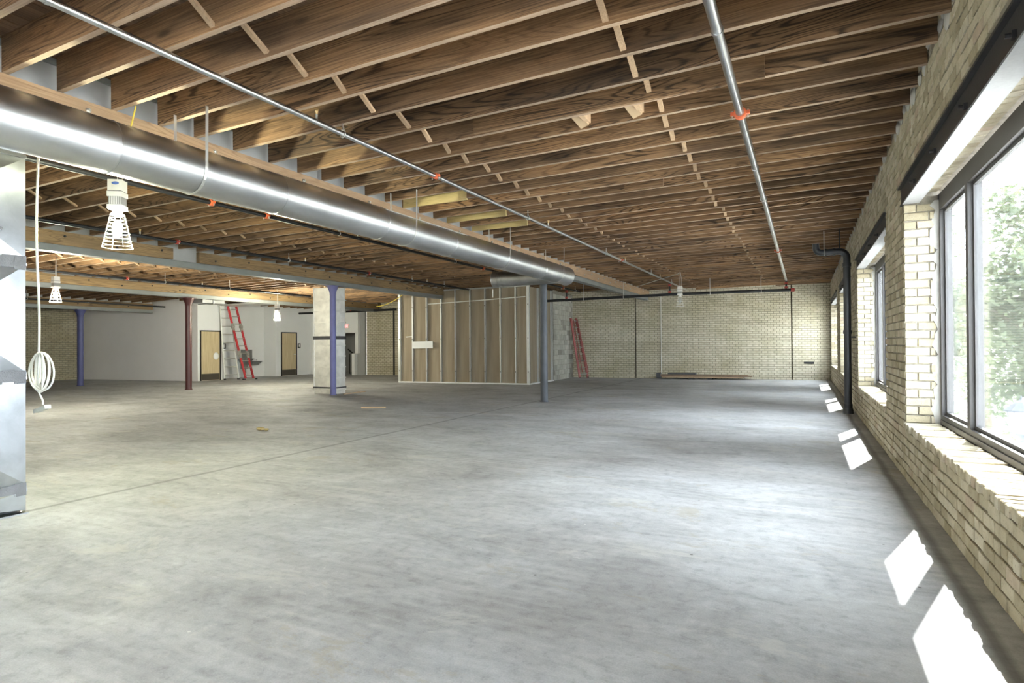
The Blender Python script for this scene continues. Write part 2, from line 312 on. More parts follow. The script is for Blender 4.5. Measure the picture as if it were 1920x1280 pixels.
# ------------------------------------------------------------------ mesh helpers
class MB:
    def __init__(s): s.v = []; s.f = []; s.mi = []
    def add(s, vs, fs, mi=0):
        o = len(s.v); s.v += [tuple(p) for p in vs]; s.f += [tuple(i+o for i in f) for f in fs]; s.mi += [mi]*len(fs); return s
    def hexa(s, p, mi=0, skip=()):
        fs = [(0, 3, 2, 1), (4, 5, 6, 7), (0, 1, 5, 4), (1, 2, 6, 5), (2, 3, 7, 6), (3, 0, 4, 7)]
        return s.add(p, [f for i, f in enumerate(fs) if i not in skip], mi)
    def box(s, x0, x1, y0, y1, z0, z1, mi=0):
        if x0 > x1: x0, x1 = x1, x0
        if y0 > y1: y0, y1 = y1, y0
        if z0 > z1: z0, z1 = z1, z0
        return s.hexa([(x0, y0, z0), (x1, y0, z0), (x1, y1, z0), (x0, y1, z0), (x0, y0, z1), (x1, y0, z1), (x1, y1, z1), (x0, y1, z1)], mi)
    def bar(s, a, b, w, h, up=(0, 0, 1), mi=0):
        a = Vector(a); b = Vector(b); d = (b-a).normalized(); u = Vector(up)
        sd = d.cross(u)
        if sd.length < 1e-4: sd = d.cross(Vector((1, 0, 0)))
        sd.normalize(); u2 = sd.cross(d); sd *= w/2; u2 = u2*h/2
        return s.hexa([a-sd-u2, a+sd-u2, b+sd-u2, b-sd-u2, a-sd+u2, a+sd+u2, b+sd+u2, b-sd+u2], mi)
    def tube(s, pts, r, n=10, cap=True, mi=0):
        pts = [Vector(p) for p in pts]; rs = r if isinstance(r, (list, tuple)) else [r]*len(pts)
        rings = []; prev = None
        for i, p in enumerate(pts):
            t = (pts[min(i+1, len(pts)-1)]-pts[max(i-1, 0)]).normalized()
            if prev is None:
                a = t.cross(Vector((0, 0, 1)))
                if a.length < 1e-3: a = t.cross(Vector((1, 0, 0)))
            else:
                a = prev-t*prev.dot(t)
            a.normalize(); b_ = t.cross(a); prev = a
            o = len(s.v)
            for k in range(n):
                an = 2*math.pi*k/n; s.v.append(tuple(p+(a*math.cos(an)+b_*math.sin(an))*rs[i]))
            rings.append(o)
        for i in range(len(rings)-1):
            for k in range(n):
                s.f.append((rings[i]+k, rings[i]+(k+1) % n, rings[i+1]+(k+1) % n, rings[i+1]+k)); s.mi.append(mi)
        if cap:
            s.f.append(tuple(rings[0]+k for k in reversed(range(n)))); s.mi.append(mi)
            s.f.append(tuple(rings[-1]+k for k in range(n))); s.mi.append(mi)
        return s
    def ring(s, c, axis, r, t, n=16, m=6):
        c = Vector(c); ax = Vector(axis).normalized(); a = ax.cross(Vector((0, 0, 1)))
        if a.length < 1e-3: a = Vector((1, 0, 0))
        a.normalize(); b_ = ax.cross(a)
        o = len(s.v)
        for i in range(n):
            an = 2*math.pi*i/n; rd = a*math.cos(an)+b_*math.sin(an)
            for j in range(m):
                bn = 2*math.pi*j/m; s.v.append(tuple(c+rd*(r+t*math.cos(bn))+ax*(t*math.sin(bn))))
        for i in range(n):
            for j in range(m):
                s.f.append((o+i*m+j, o+((i+1) % n)*m+j, o+((i+1) % n)*m+(j+1) % m, o+i*m+(j+1) % m)); s.mi.append(0)
        return s
    def sphere(s, c, rx, ry, rz, n=12, m=8):
        c = Vector(c); pts = []
        for j in range(1, m):
            th = math.pi*j/m
            for i in range(n):
                ph = 2*math.pi*i/n; pts.append(c+Vector((rx*math.sin(th)*math.cos(ph), ry*math.sin(th)*math.sin(ph), rz*math.cos(th))))
        T = len(pts); pts += [c+Vector((0, 0, rz)), c-Vector((0, 0, rz))]
        fs = []
        for j in range(m-2):
            for i in range(n): fs.append((j*n+i, (j+1)*n+i, (j+1)*n+(i+1) % n, j*n+(i+1) % n))
        for i in range(n): fs.append((T, i, (i+1) % n)); fs.append((T+1, (m-2)*n+(i+1) % n, (m-2)*n+i))
        return s.add(pts, fs)
    def mesh(s, name, mats, smooth=False, off=Vector((0, 0, 0))):
        me = bpy.data.meshes.new(name); me.from_pydata([tuple(Vector(p)-off) for p in s.v], [], s.f)
        for mm in (mats if isinstance(mats, (list, tuple)) else [mats]): me.materials.append(M[mm] if isinstance(mm, str) else mm)
        me.polygons.foreach_set('material_index', s.mi)
        if smooth:
            me.polygons.foreach_set('use_smooth', [True]*len(me.polygons))
            try: me.set_sharp_from_angle(angle=R(40))
            except Exception: pass
        me.update(); return me
    def build(s, name, mats, parent=None, smooth=False, base=None):
        """verts are given in world space; base: world origin of the object"""
        pw = WORLD.get(parent.name, Vector((0, 0, 0))) if parent else Vector((0, 0, 0))
        if base is None:
            base = Vector([(min(p[i] for p in s.v)+max(p[i] for p in s.v))/2 for i in range(3)])
            base.z = min(p[2] for p in s.v)
        base = Vector(base)
        o = bpy.data.objects.new(name, s.mesh(name, mats, smooth, base)); COL.objects.link(o)
        o.location = base-pw; WORLD[o.name] = base
        if parent: o.parent = parent
        return o
WORLD = {}
def tag(o, label=None, cat=None, group=None, kind=None):
    if label: o['label'] = label
    if cat: o['category'] = cat
    if group: o['group'] = group
    if kind: o['kind'] = kind
    return o
def thing(name, loc, label=None, cat=None, group=None, kind=None):
    o = bpy.data.objects.new(name, None); COL.objects.link(o); o.location = loc; o.empty_display_size = .1
    WORLD[o.name] = Vector(loc); return tag(o, label, cat, group, kind)
def piece(name, me, loc, parent, rot=(0, 0, 0), scale=(1, 1, 1)):
    o = bpy.data.objects.new(name, me); COL.objects.link(o); o.parent = parent
    o.location = Vector(loc)-WORLD.get(parent.name, Vector((0, 0, 0))); o.rotation_euler = rot; o.scale = scale
    WORLD[o.name] = Vector(loc); return o

# ------------------------------------------------------------------ layout numbers (metres)
XW = .924            # inner face of the window wall
XO = 1.335           # its outer face
JP = [(.92, 3.66), (-5.65, 3.572), (-12.05, 3.52), (-18.15, 3.41), (-24.0, 3.20), (-29.2, 3.10)]
def jz(x):
    for (xa, za), (xb, zb) in zip(JP, JP[1:]):
        if x >= xb: return za+(zb-za)*(x-xa)/(xb-xa)
    return JP[-1][1]
BX = [-5.74, -12.14, -18.24, -24.1]
JH = .29
NEARY = -8.0
LEFTX = -29.0
def backy(x): return 25.2+.144*(x-.924)

# ------------------------------------------------------------------ floor
m = MB(); m.box(LEFTX-.3, XO, NEARY-.3, 26.2, -.25, 0)
fl = m.build('floor', 'floor', base=(0, 0, 0)); tag(fl, 'worn grey concrete floor with stains and sun patches', kind='structure')

# ------------------------------------------------------------------ ceiling: deck, joists, bridging
m = MB()
edges = [(.924+.45, .924)]
xs = [XO]+[p[0] for p in JP]
zs = [jz(.92)]+[p[1] for p in JP]
for i in range(len(xs)-1):
    za, zb = zs[i]+JH+.03, zs[i+1]+JH+.03
    m.hexa([(xs[i+1], NEARY-.3, zb), (xs[i], NEARY-.3, za), (xs[i], 26.2, za), (xs[i+1], 26.2, zb), (xs[i+1], NEARY-.3, zb+.2), (xs[i], NEARY-.3, za+.2), (xs[i], 26.2, za+.2), (xs[i+1], 26.2, zb+.2)])
ceiling = m.build('ceiling', 'deck', base=(0, 0, 3.4)); tag(ceiling, 'open ceiling of old brown timber joists and deck boards', kind='structure')
slope = [(JP[i][1]-JP[i+1][1])/(JP[i][0]-JP[i+1][0]) for i in range(len(JP)-1)]
# deck boards above the window bay, running along the building
bw = .142; x = XW-.02; k = 0
bm_ = MB().box(-.0685, .0685, -.5, .5, 0, .028).mesh('deck_board', 'deck')
while x-bw > -5.7:
    xc = x-bw/2; piece('deck_board', bm_, (xc, 11.5, jz(xc)+JH+random.uniform(-.003, .001)), ceiling, (0, -math.atan(slope[0]), 0), (1, 27.2, 1)); x -= bw
ya = [.6, 1.05, 1.5, 1.93, 2.35, 2.74, 3.17, 3.59, 3.99, 4.43, 4.92, 5.36, 5.78, 6.2]
while ya[-1] < 23.2: ya.append(ya[-1]+.433)
ya2 = [-.3, .15]+ya[:]
def joist_mesh(L_, nm):
    q = MB(); a = .046/2
    q.hexa([(-L_/2, -a, 0), (L_/2, -a, 0), (L_/2, a, 0), (-L_/2, a, 0), (-L_/2, -a, JH), (L_/2, -a, JH), (L_/2, a, JH), (-L_/2, a, JH)])
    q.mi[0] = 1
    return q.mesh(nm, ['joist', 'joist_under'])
def bay(i, x_right, x_left, ys, endfn):
    xc = (x_right+x_left)/2; ln = x_right-x_left; me = joist_mesh(ln, 'joist')
    for y in ys:
        if y > endfn: continue
        piece('joist', me, (xc, y+random.uniform(-.012, .012), jz(xc)+random.uniform(-.004, .008)), ceiling, (0, -math.atan(slope[i]), random.uniform(-.0015, .0015)))
bay(0, XW-.004, BX[0]+.10, ya, 23.95)
# joists past the skewed end wall are cut short where the wall crosses
for y in (24.4, 24.82):
    xl = .924-(25.2-y-.06)/.144+.35; ln = XW-.004-xl
    piece('joist', joist_mesh(ln, 'joist_short'), (xl+ln/2, y, jz(xl+ln/2)), ceiling, (0, -math.atan(slope[0]), 0))
yb = [y+.16 for y in ya2]
bay(1, BX[0]-.10, BX[1]+.10, yb, 22.8)
yc = [y-.05 for y in ya2]
bay(2, BX[1]-.10, BX[2]+.10, yc, 21.9)
bay(3, BX[2]-.10, BX[3]+.10, yb, 15.0)
bay(4, BX[3]-.10, LEFTX+.02, yc, 14.6)
# restroom side: short joists between the third beam and the restroom wall
me = joist_mesh(BX[2]-.10+22.30, 'joist_short'); xc = (BX[2]-.10-22.30)/2
for y in yb:
    if 15.0 < y < 21.7: piece('joist', me, (xc, y, jz(xc)), ceiling, (0, -math.atan(slope[3]), 0))
# bridging strips: from the top of a joist to the foot of the next one
def strut(x, y0, y1, base):
    q = MB(); z0 = jz(x)
    q.bar((x, y0+.025, z0+JH-.03), (x, y1-.025, z0+.035), .042, .022, (0, 1, 1))
    return q
def bridging(x, ys, lo, hi):
    d = ys[-1]-ys[-2]
    me = MB().bar((0, -.19, JH/2-.03), (0, .19, -JH/2+.035), .044, .024, (0, 1, 1)).mesh('bridging_strut', 'bridge')
    for a, b in zip(ys, ys[1:]):
        if a < lo or b > hi: continue
        piece('bridging_strut', me, (x+random.uniform(-.035, .035), (a+b)/2, jz(x)+JH/2), ceiling, (0, random.uniform(-.03, .03), random.uniform(-.05, .05)), (1, (b-a-.046)/.38, 1))
bridging(-3.63, ya, 1.4, 24); bridging(-1.24, ya, 2.6, 24)
bridging(-9.93, yb, 3.5, 17); bridging(-7.8, yb, 1.5, 14); bridging(-15.2, yc, 7, 17)
# extra framing: sister boards, header blocks
def sister(x0, x1, y, dz, mat, nm='sister_board', h=.24, zoff=None):
    z = jz((x0+x1)/2)
    q = MB().box(x0, x1, y-.05-.019, y-.05+.019, z+dz, z+dz+h); q.build(nm, mat, ceiling)
sister(-3.07, -.27, 5.36, -.008, 'joist', h=.27)
sister(-5.62, -4.46, ya[16]+.04, -.012, 'sister', h=.28); sister(-5.62, -4.45, ya[19]-.0, -.012, 'sister', h=.28); sister(-5.62, -4.46, ya[21]-.0, -.012, 'sister', h=.28)
sister(-2.3, -1.75, ya[18], .01, 'joist', h=.25)
# pale scabbed blocks between two joists
for x in (-2.10, -1.55):
    z = jz(x)
    MB().bar((x-.04, 5.40, z+.24), (x+.10, 5.74, z+.04), .10, .035, (0, .5, .85)).build('blocking', 'fresh', ceiling)
    MB().box(x+.11, x+.16, 5.50, 5.755, z+.06, z+.27).build('blocking', 'bridge', ceiling)

# ------------------------------------------------------------------ beams
def beam(i, y0, y1, lmat, label, gaps=()):
    X = BX[i]; zt = jz(X); lb = zt-.25; sb = lb-.125
    t = thing('steel_beam', (X, (y0+y1)/2, sb), label, 'beam')
    ch = MB().box(X-.105, X+.105, y0, y1, sb, sb+.016).box(X-.085, X+.085, y0, y1, sb+.016, lb-.012).box(X-.105, X+.105, y0, y1, lb-.012, lb)
    ch.build('bottom_flange', 'steel_grey', t)
    MB().box(X-.02, X+.02, y0, y1, lb, zt+JH-.035).build('web', 'web', t)
    MB().box(X-.085, X+.085, y0, y1, zt+JH-.035, zt+JH-.012).box(X+.055, X+.085, y0, y1, zt+JH-.06, zt+JH-.035).box(X-.085, X-.055, y0, y1, zt+JH-.06, zt+JH-.035).build('top_flange', 'steel_grey', t)
    for sx in (1, -1):
        segs = [(y0, y1)]
        if sx == 1 and gaps:
            segs = []; a = y0
            for g0, g1 in gaps: segs.append((a, g0)); a = g1
            segs.append((a, y1))
        for a, b in segs:
            xa, xb = (X+.022, X+.125) if sx == 1 else (X-.125, X-.022)
            o = MB().box(xa, xb, a, b-.002, lb+.004, zt-.006).build('ledger', lmat, t)
            if sx == 1:
                yy = a+.4; kk = 0
                bmesh_ = MB().tube([(0, 0, 0), (.012, 0, 0)], .022, 8).tube([(.012, 0, 0), (.026, 0, 0)], .013, 6).mesh('bolt', 'chrome' if i == 0 else 'lintel')
                while yy < b-.1:
                    if yy > 1.2: piece('bolt', bmesh_, (xb, yy, zt-(.085 if kk % 2 else .16)), o)
                    yy += .62 if i == 0 else .9; kk += 1
    return t
beam(0, NEARY, 23.85, 'ledger', 'long steel beam with tan timber ledger behind the round silver duct')
beam(1, NEARY, 18.42, 'ledger_old', 'steel beam with timber ledger carried by the periwinkle post', gaps=((7.95, 8.55),))
beam(2, NEARY, 22.1, 'ledger_old', 'steel beam with old timber ledger carried by the oxblood red post')
beam(3, NEARY, 15.0, 'ledger_old', 'farthest left steel beam carried by the navy blue post')

# ------------------------------------------------------------------ posts
def post(x, y, zt, r, mat, label, cap=True):
    t = thing('steel_post', (x, y, 0), label, 'post')
    MB().tube([(x, y, 0), (x, y, zt-.02)], r, 20).build('shaft', mat, t, True)
    MB().tube([(x, y, zt-.26), (x, y, zt-.16), (x, y, zt-.04), (x, y, zt)], [r*1.02, r*1.15, r*1.75, r*1.85], 20).build('capital', mat, t, True)
    MB().box(x-r*1.9, x+r*1.9, y-r*1.9, y+r*1.9, zt-.001, zt+.014).build('cap_plate', mat, t)
    MB().tube([(x, y, 0), (x, y, .03)], [r*1.25, r*1.1], 20).build('foot_collar', mat, t, True)
zbot = [jz(X)-.375 for X in BX]
post(-5.74, 13.285, zbot[0]-.014, .092, 'post_grey', 'slate grey round steel post beneath the end of the silver duct')
post(-12.107, 12.767, zbot[1]-.014, .085, 'post_blue', 'periwinkle blue steel post beside the foil clad riser')
post(-18.217, 12.568, zbot[2]-.014, .095, 'post_red', 'oxblood red steel post in front of the white wall')
post(-23.98, 12.28, zbot[3]-.014, .10, 'post_navy', 'navy blue steel post farthest left by the dim brick wall')

# ------------------------------------------------------------------ right wall with windows
FAR = [1.22-5.95, 1.22, 7.17, 12.99, 19.0, 24.9]; WLEN = 4.30; ZS, ZH = .58, 2.825
m = MB(); XM = XW+.014
ys_ = [NEARY-.3]
for F in FAR: ys_ += [max(F-WLEN, NEARY-.2), F]
ys_ += [26.2]
m.box(XM, XO, NEARY-.3, 26.2, -.0, ZS-.012)
m.box(XM, XO, NEARY-.3, 26.2, ZH+.10, jz(.92)+JH+.03)
for a, b in zip(ys_[0::2], ys_[1::2]): m.box(XM, XO, a, b, ZS-.012, ZH+.10)
wr = m.build('wall_right', 'mortar', base=(XW, 9, 0)); tag(wr, 'cream brick wall with large windows on the right', kind='structure')
# individual bricks
CH, CL = .0857, .217
cells = []   # (kind, xc, yc, zc, dx, dy, dz)
HH = .036
def inwin(y0, y1, z):
    for F in FAR:
        if z-HH < ZH+.09 and z+HH > ZS-.03 and y1 > F-WLEN and y0 < F: return F
    return None
nz = int((jz(.92)+.28)/CH)
for c in range(nz):
    z = .043+c*CH
    if z+HH > jz(.92)+.27: break
    hdr = (c % 6 == 3)
    ln = CL/2 if hdr else CL
    y = 2.2+(0 if c % 2 else ln/2)
    while y < 25.1:
        y0, y1 = y, min(y+ln, 25.1); y += ln
        segs = [(y0, y1)]
        if ZS-.03-HH < z < ZH+.09+HH:
            segs = []
            a, b = y0, y1
            for F in FAR:
                if b <= F-WLEN or a >= F: continue
                if a < F-WLEN: segs.append((a, F-WLEN))
                a = max(a, F)
                if a >= b: break
            if a < b: segs.append((a, b))
        for a, b in segs:
            if b-a < .035: continue
            if ZH-.05 < z < 3.05 and any(b > F-WLEN-.15 and a < F+.15 for F in FAR):
                if z-HH < 3.02: 
                    for F in FAR:
                        if a < F+.15 < b: a = F+.15
                        if a < F-WLEN-.15 < b: b = F-WLEN-.15
                    if b-a < .035 or any(F-WLEN-.15 < (a+b)/2 < F+.15 for F in FAR): continue
            cells.append(('w', XW, (a+b)/2, z, b-a-.011, 0))
# jamb faces (facing the camera), soffit and rowlock sill
for F in FAR[2:]:
    c = 0; z = ZS+.045
    while z+HH < ZH+.02:
        dpt = (.155, .215) if c % 2 else (.20, .17)
        xx = XW+.002
        for k_, d_ in enumerate(((.11, .165) if c % 2 else (.215, .05))):
            if xx+d_ > XW+.295: break
            cells.append(('j', xx+d_/2, F, z, d_-.011, 0)); xx += d_
        z += CH; c += 1
    y = F-.045
    while y > F-WLEN+.03 and y > 2.2:
        cells.append(('s', XW+.145, y, ZS, 0, 0)); y -= .0765
    y = F-.045
    while y > F-WLEN+.03 and y > 3.0:
        cells.append(('t', XW+.215, y, ZH+.10, 0, 0)); y -= .095
def brickgeo(q, k, x, y, z, ln):
    ch = .004; jx = random.uniform(-.004, .005); jr = lambda: random.uniform(-.0025, .0025)
    if k == 'w':
        hx, hl, hh = .02+jx, ln/2, .0365+jr()
        P = [(-hl, -hh), (hl, -hh), (hl, hh), (-hl, hh)]
        bk = [(x+.016, y+a+jr(), z+b+jr()) for a, b in P]; fr = [(x-jx, y+(a-math.copysign(ch, a))+jr(), z+(b-math.copysign(ch, b))+jr()) for a, b in P]
        md = [(x+ch-jx, p[1], p[2]) for p in bk]
    elif k == 'j':
        hl, hh = ln/2, .0365+jr(); P = [(-hl, -hh), (hl, -hh), (hl, hh), (-hl, hh)]
        bk = [(x+a+jr(), y+.01, z+b+jr()) for a, b in P]; fr = [(x+a-math.copysign(ch, a), y-.014-jx, z+b-math.copysign(ch, b)) for a, b in P]
        md = [(p[0], y-.009-jx, p[2]) for p in bk]
    elif k == 's':
        P = [(-.152, -.033), (.15, -.033), (.15, .033), (-.152, .033)]; e = random.uniform(-.014, .006); h2 = random.uniform(-.006, .006)
        bk = [(x+a+(e if a < 0 else 0), y+b+jr(), z-.06) for a, b in P]; fr = [(x+a-math.copysign(ch, a)+(e if a < 0 else 0), y+b-math.copysign(ch, b)+jr(), z+.006+h2) for a, b in P]
        md = [(p[0], p[1], z+h2) for p in bk]
    else:
        P = [(-.075, -.042), (.075, -.042), (.075, .042), (-.075, .042)]
        bk = [(x+a, y+b+jr(), z+.01) for a, b in P]; fr = [(x+a-math.copysign(ch, a), y+b-math.copysign(ch, b)+jr(), z-.012-jx) for a, b in P]
        md = [(p[0], p[1], z-.007-jx) for p in bk]
    vs = bk+md+fr; fs = []
    for o in (0, 4):
        for i in range(4): fs.append((o+i, o+(i+1) % 4, o+4+(i+1) % 4, o+4+i))
    fs.append((8, 9, 10, 11))
    # orientation fix
    n = (Vector(vs[9])-Vector(vs[8])).cross(Vector(vs[10])-Vector(vs[8]))
    want = {'w': Vector((-1, 0, 0)), 'j': Vector((0, -1, 0)), 's': Vector((0, 0, 1)), 't': Vector((0, 0, -1))}[k]
    if n.dot(want) < 0: fs = [tuple(reversed(f)) for f in fs]
    q.add(vs, fs)
def score(c):
    k, x, y, z, ln, _ = c
    p = proj((x, y, z))
    if not p or p[0] > 1925 or p[0] < 0 or p[1] < -10 or p[1] > 1290: return -1
    if k == 's' : a = [(x-.15, y-.03, z), (x+.15, y+.03, z), (x-.15, y+.03, z), (x+.15, y-.03, z)]
    elif k == 't': a = [(x-.07, y-.04, z), (x+.07, y+.04, z), (x-.07, y+.04, z), (x+.07, y-.04, z)]
    elif k == 'j': a = [(x-ln/2, y, z-.03), (x+ln/2, y, z-.03), (x+ln/2, y, z+.03), (x-ln/2, y, z+.03)]
    else: a = [(x, y-ln/2, z-.03), (x, y+ln/2, z-.03), (x, y+ln/2, z+.03), (x, y-ln/2, z+.03)]
    pp = [proj(q) for q in a]
    if None in pp: return -1
    return (max(q[0] for q in pp)-min(q[0] for q in pp))*(max(q[1] for q in pp)-min(q[1] for q in pp))
cells.sort(key=score, reverse=True)
rest = MB()
nb = 0
for c in cells:
    if nb < 296 and score(c) > 0:
        q = MB(); brickgeo(q, *c[:5]); q.build('brick', 'brick', wr); nb += 1
    else: brickgeo(rest, *c[:5])
o = rest.build('brickwork', 'brick', wr); tag(o, 'remaining cream bricks of the wall', kind='stuff')
# cement smear beside the frames on each jamb
for F in FAR[2:]:
    q = MB(); z = ZS
    pts = []
    while z < ZH+.02:
        pts.append((random.uniform(.015, .085), z)); z += .05
    for (a, z0), (b, z1) in zip(pts, pts[1:]):
        q.add([(XW+.30-a, F-.017, z0), (XW+.305, F-.017, z0), (XW+.305, F-.017, z1), (XW+.30-b, F-.017, z1), (XW+.30-a, F, z0), (XW+.30-b, F, z1)], [(0, 1, 2, 3), (4, 0, 3, 5)])
    q.build('mortar_patch', 'parge', wr)
# mortar packing around joist ends at the wall top
q = MB()
for a, b in zip(ya, ya[1:]):
    if a < 2.5: continue
    for k_ in range(3):
        yy = a+.05+(b-a-.1)*(k_+.5)/3; zz = jz(.92)+random.uniform(.0, .2)
        q.sphere((XW-.002, yy, zz), random.uniform(.012, .026), random.uniform(.05, .1), random.uniform(.04, .1), 8, 5)
o = q.build('mortar_packing', 'parge', wr, True); tag(o, 'lumps of grey mortar packed between joist ends', kind='stuff')

WN = ['nearest', 'second', 'third', 'farthest']
def window(n, F, vis):
    x0, x1 = 1.225, 1.325; a = F-WLEN+.0; zb, zt = ZS, ZH+.06
    t = thing('window_%d' % n, (1.27, (F+a)/2, zb), 'large aluminium framed window in the brick wall', kind='structure')
    MB().box(x0, x1, F-.06, F-.002, zb, zt).build('frame_jamb', 'frame', t)
    MB().box(x0, x1, a+.002, a+.06, zb, zt).build('frame_jamb', 'frame', t)
    MB().box(x0-.012, x1+.02, a+.06, F-.06, zb+.002, zb+.055).box(x0, x1, a+.06, F-.06, zb+.055, zb+.10).build('frame_sill', 'frame', t)
    MB().box(x0, x1, a+.06, F-.06, 2.725, zt).build('frame_head', 'frame', t)
    ym = [F-1.065, F-3.15]
    for y in ym: MB().box(x0, x1, y-.085, y, zb+.10, 2.725).build('mullion', 'frame', t)
    def glaze(y0, y1, mat, nm):
        o = MB().box(x0+.048, x0+.054, y0+.03, y1-.03, zb+.13, 2.695).build(nm, mat, t)
        MB().box(x0+.035, x0+.067, y0, y1, zb+.10, zb+.13).box(x0+.035, x0+.067, y0, y1, 2.695, 2.725).box(x0+.035, x0+.067, y0, y0+.03, zb+.13, 2.695).box(x0+.035, x0+.067, y1-.03, y1, zb+.13, 2.695).build('glazing_bead', 'frame', o)
    glaze(ym[0], F-.06, 'glass', 'pane'); glaze(ym[1], ym[0]-.085, 'glass', 'pane'); glaze(a+.06, ym[1]-.085, 'steel_grey', 'sun_block_panel')  # opaque panel added in the unseen near pane to keep sun out
    MB().box(x0-.006, x0+.01, F-.012, F-.001, zb, zt).box(x0-.02, x0-.012, a+.05, F-.05, zb-.004, zb+.010).build('sealant_bead', 'gasket', t)
for i, F in enumerate(FAR):
    n = {0: 6, 1: 5}.get(i, i-1); window(n, F, i >= 2)  # the two unseen windows beyond the view are added for light
    y0, y1 = F-WLEN-.14, F+.14
    lab = ['black steel lintel channel behind the camera, second window back', 'black steel lintel channel beside the camera', 'black steel lintel channel over the nearest window on the right', 'black steel lintel channel over the second window, right of the drain pipe', 'black steel lintel channel over the third window, behind the drain pipe', 'black steel lintel channel over the farthest window by the end wall'][i]
    if i < 2: continue
    t = thing('window_lintel', (XW, F-WLEN/2, ZH), lab, 'lintel')
    MB().box(XW+.004, XW+.014, y0, y1, ZH, 3.015).build('web', 'lintel', t)
    MB().box(XW-.028, XW+.004, y0, y1, 2.998, 3.015).box(XW-.010, XW+.004, y0, y1, ZH, ZH+.012).build('lip', 'lintel', t)
    MB().box(XW-.004, XW+.14, y0+.14, y1-.142, ZH-.006, ZH+.006).build('soffit_plate', 'lintel_bounce', t)
    bme = MB().box(-.02, 0, -.018, .018, -.018, .018).tube([(-.045, 0, 0), (-.018, 0, 0)], .012, 6).mesh('bolt', 'lintel')
    yy = F-.72
    while yy > F-WLEN+.3: piece('bolt', bme, (XW+.004, yy, ZH+.055), t); yy -= .95
# ------------------------------------------------------------------ other walls
def wallseg(name, p0, p1, z1, mat, label=None, z0=0.0, th=.2, kind='structure', parent=None, side=1, zb=None):
    """vertical wall slab from p0 to p1; local x runs along it; side: which side the thickness goes"""
    p0 = Vector((p0[0], p0[1], 0)); p1 = Vector((p1[0], p1[1], 0)); d = p1-p0; L_ = d.length; ang = math.atan2(d.y, d.x)
    q = MB(); y0, y1 = (0, th*side) if side > 0 else (th*side, 0)
    zb = z1 if zb is None else zb
    q.hexa([(0, y0, z0), (L_, y0, z0), (L_, y1, z0), (0, y1, z0), (0, y0, z1), (L_, y0, zb), (L_, y1, zb), (0, y1, z1)])
    o = bpy.data.objects.new(name, q.mesh(name, mat)); COL.objects.link(o); o.location = p0; o.rotation_euler = (0, 0, ang); WORLD[o.name] = p0.copy()
    if parent: o.parent = parent; o.location = p0-WORLD[parent.name]
    elif kind: tag(o, label, kind=kind)
    return o
# end wall in three panels parted by dark vertical joints
wb = thing('wall_back', (-4, backy(-4), 0), 'cream brick end wall with dark vertical joints', kind='structure')
jx_ = [(.93, -.38), (-.43, -6.25), (-6.30, -9.0)]
for k_, (a, b) in enumerate(jx_):
    off = (0, -.0, 0)[k_]
    wallseg('brick_panel', (b, backy(b)-off), (a, backy(a)-off), jz(b)+.40, 'brick_far', parent=wb, th=.2, side=1, zb=jz(a)+.40)
wallseg('joint_backing', (-9.0, backy(-9.0)+.06), (.93, backy(.93)+.06), 4.0, 'joint_fill', parent=wb, th=.2, side=1)
MB().box(-5.26, -5.235, backy(-5.25)-.022, backy(-5.25)-.002, .1, 3.35).build('conduit', 'white_cord', wb)
# hidden part of the end wall behind the partition and the left run
wallseg('wall_back_left', (-19.0, backy(-19.0)-.02), (-9.0, backy(-9.0)), jz(-19)+.40, 'brick_far', 'cream brick end wall left of the stud partition', th=.2, zb=jz(-9.0)+.40)
q = MB().box(-17.55, -17.47, backy(-17.5)-.06, backy(-17.5)-.03, 0, 3.2); q.build('control_joint', 'dark', None)
tag(bpy.data.objects['control_joint'], 'dark vertical joint strip on the far left brick wall', 'joint strip')
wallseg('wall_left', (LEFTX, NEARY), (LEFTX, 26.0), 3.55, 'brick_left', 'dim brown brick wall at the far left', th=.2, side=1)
# unseen wall behind the camera; its opening is added to let daylight in
wn = wallseg('wall_near', (LEFTX, NEARY), (-16, NEARY), 3.6, 'brick_left', 'brick wall behind the camera', th=.2, side=-1)
for a, b in ((-16, -4.4), (-2.5, 1.4)):
    wallseg('pier', (a, NEARY), (b, NEARY), 3.9, 'brick_left', parent=wn, th=.2, side=-1)
wallseg('spandrel', (-16, NEARY), (1.4, NEARY), .6, 'brick_left', parent=wn, th=.2, side=-1)
wallseg('spandrel', (-16, NEARY), (1.4, NEARY), 3.9, 'brick_left', parent=wn, th=.2, side=-1, z0=2.9)

wallseg('wall_service', (LEFTX, 26.0), (-18.9, 26.0), 3.8, 'grey_paint', 'hidden rear wall behind the restrooms', th=.2)
# white walls
wallseg('wall_white', (-29.0, 14.88), (-22.36, 15.82), 3.50, 'tinted_paint', 'white primed drywall behind the navy and red posts', th=.12, zb=3.68)
wallseg('wall_restroom', (-22.36, 15.82), (-22.36, 17.12), 3.66, 'white_paint', 'white drywall around the first maple door', th=.7, side=1)
wallseg('wall_niche', (-23.16, 17.12), (-23.16, 19.82), 3.66, 'white_paint', 'white drywall at the back of the fountain niche', th=.12, side=1)
wallseg('wall_niche_side', (-23.3, 19.82), (-22.36, 19.82), 3.66, 'white_paint', 'white drywall return catching the ladder shadow', th=.12, side=1)
wallseg('wall_corridor', (-22.36, 19.94), (-22.36, 22.0), 3.66, 'white_paint', 'white drywall around the second maple door', th=.2, side=1)
wst = thing('wall_stair', (-20.6, 22, 0), 'white wall with the opening to the stair', kind='structure')
MB().box(-22.5, -21.0, 22.0, 22.15, 0, 3.68).box(-21.0, -19.27, 22.0, 22.15, 2.05, 3.68).box(-19.45, -19.27, 22.0, 22.15, 1.05, 2.05).build('header', 'white_paint', wst)
MB().box(-19.62, -19.45, 21.95, 22.15, 0, 1.05).build('half_wall', 'white_finish', wst)
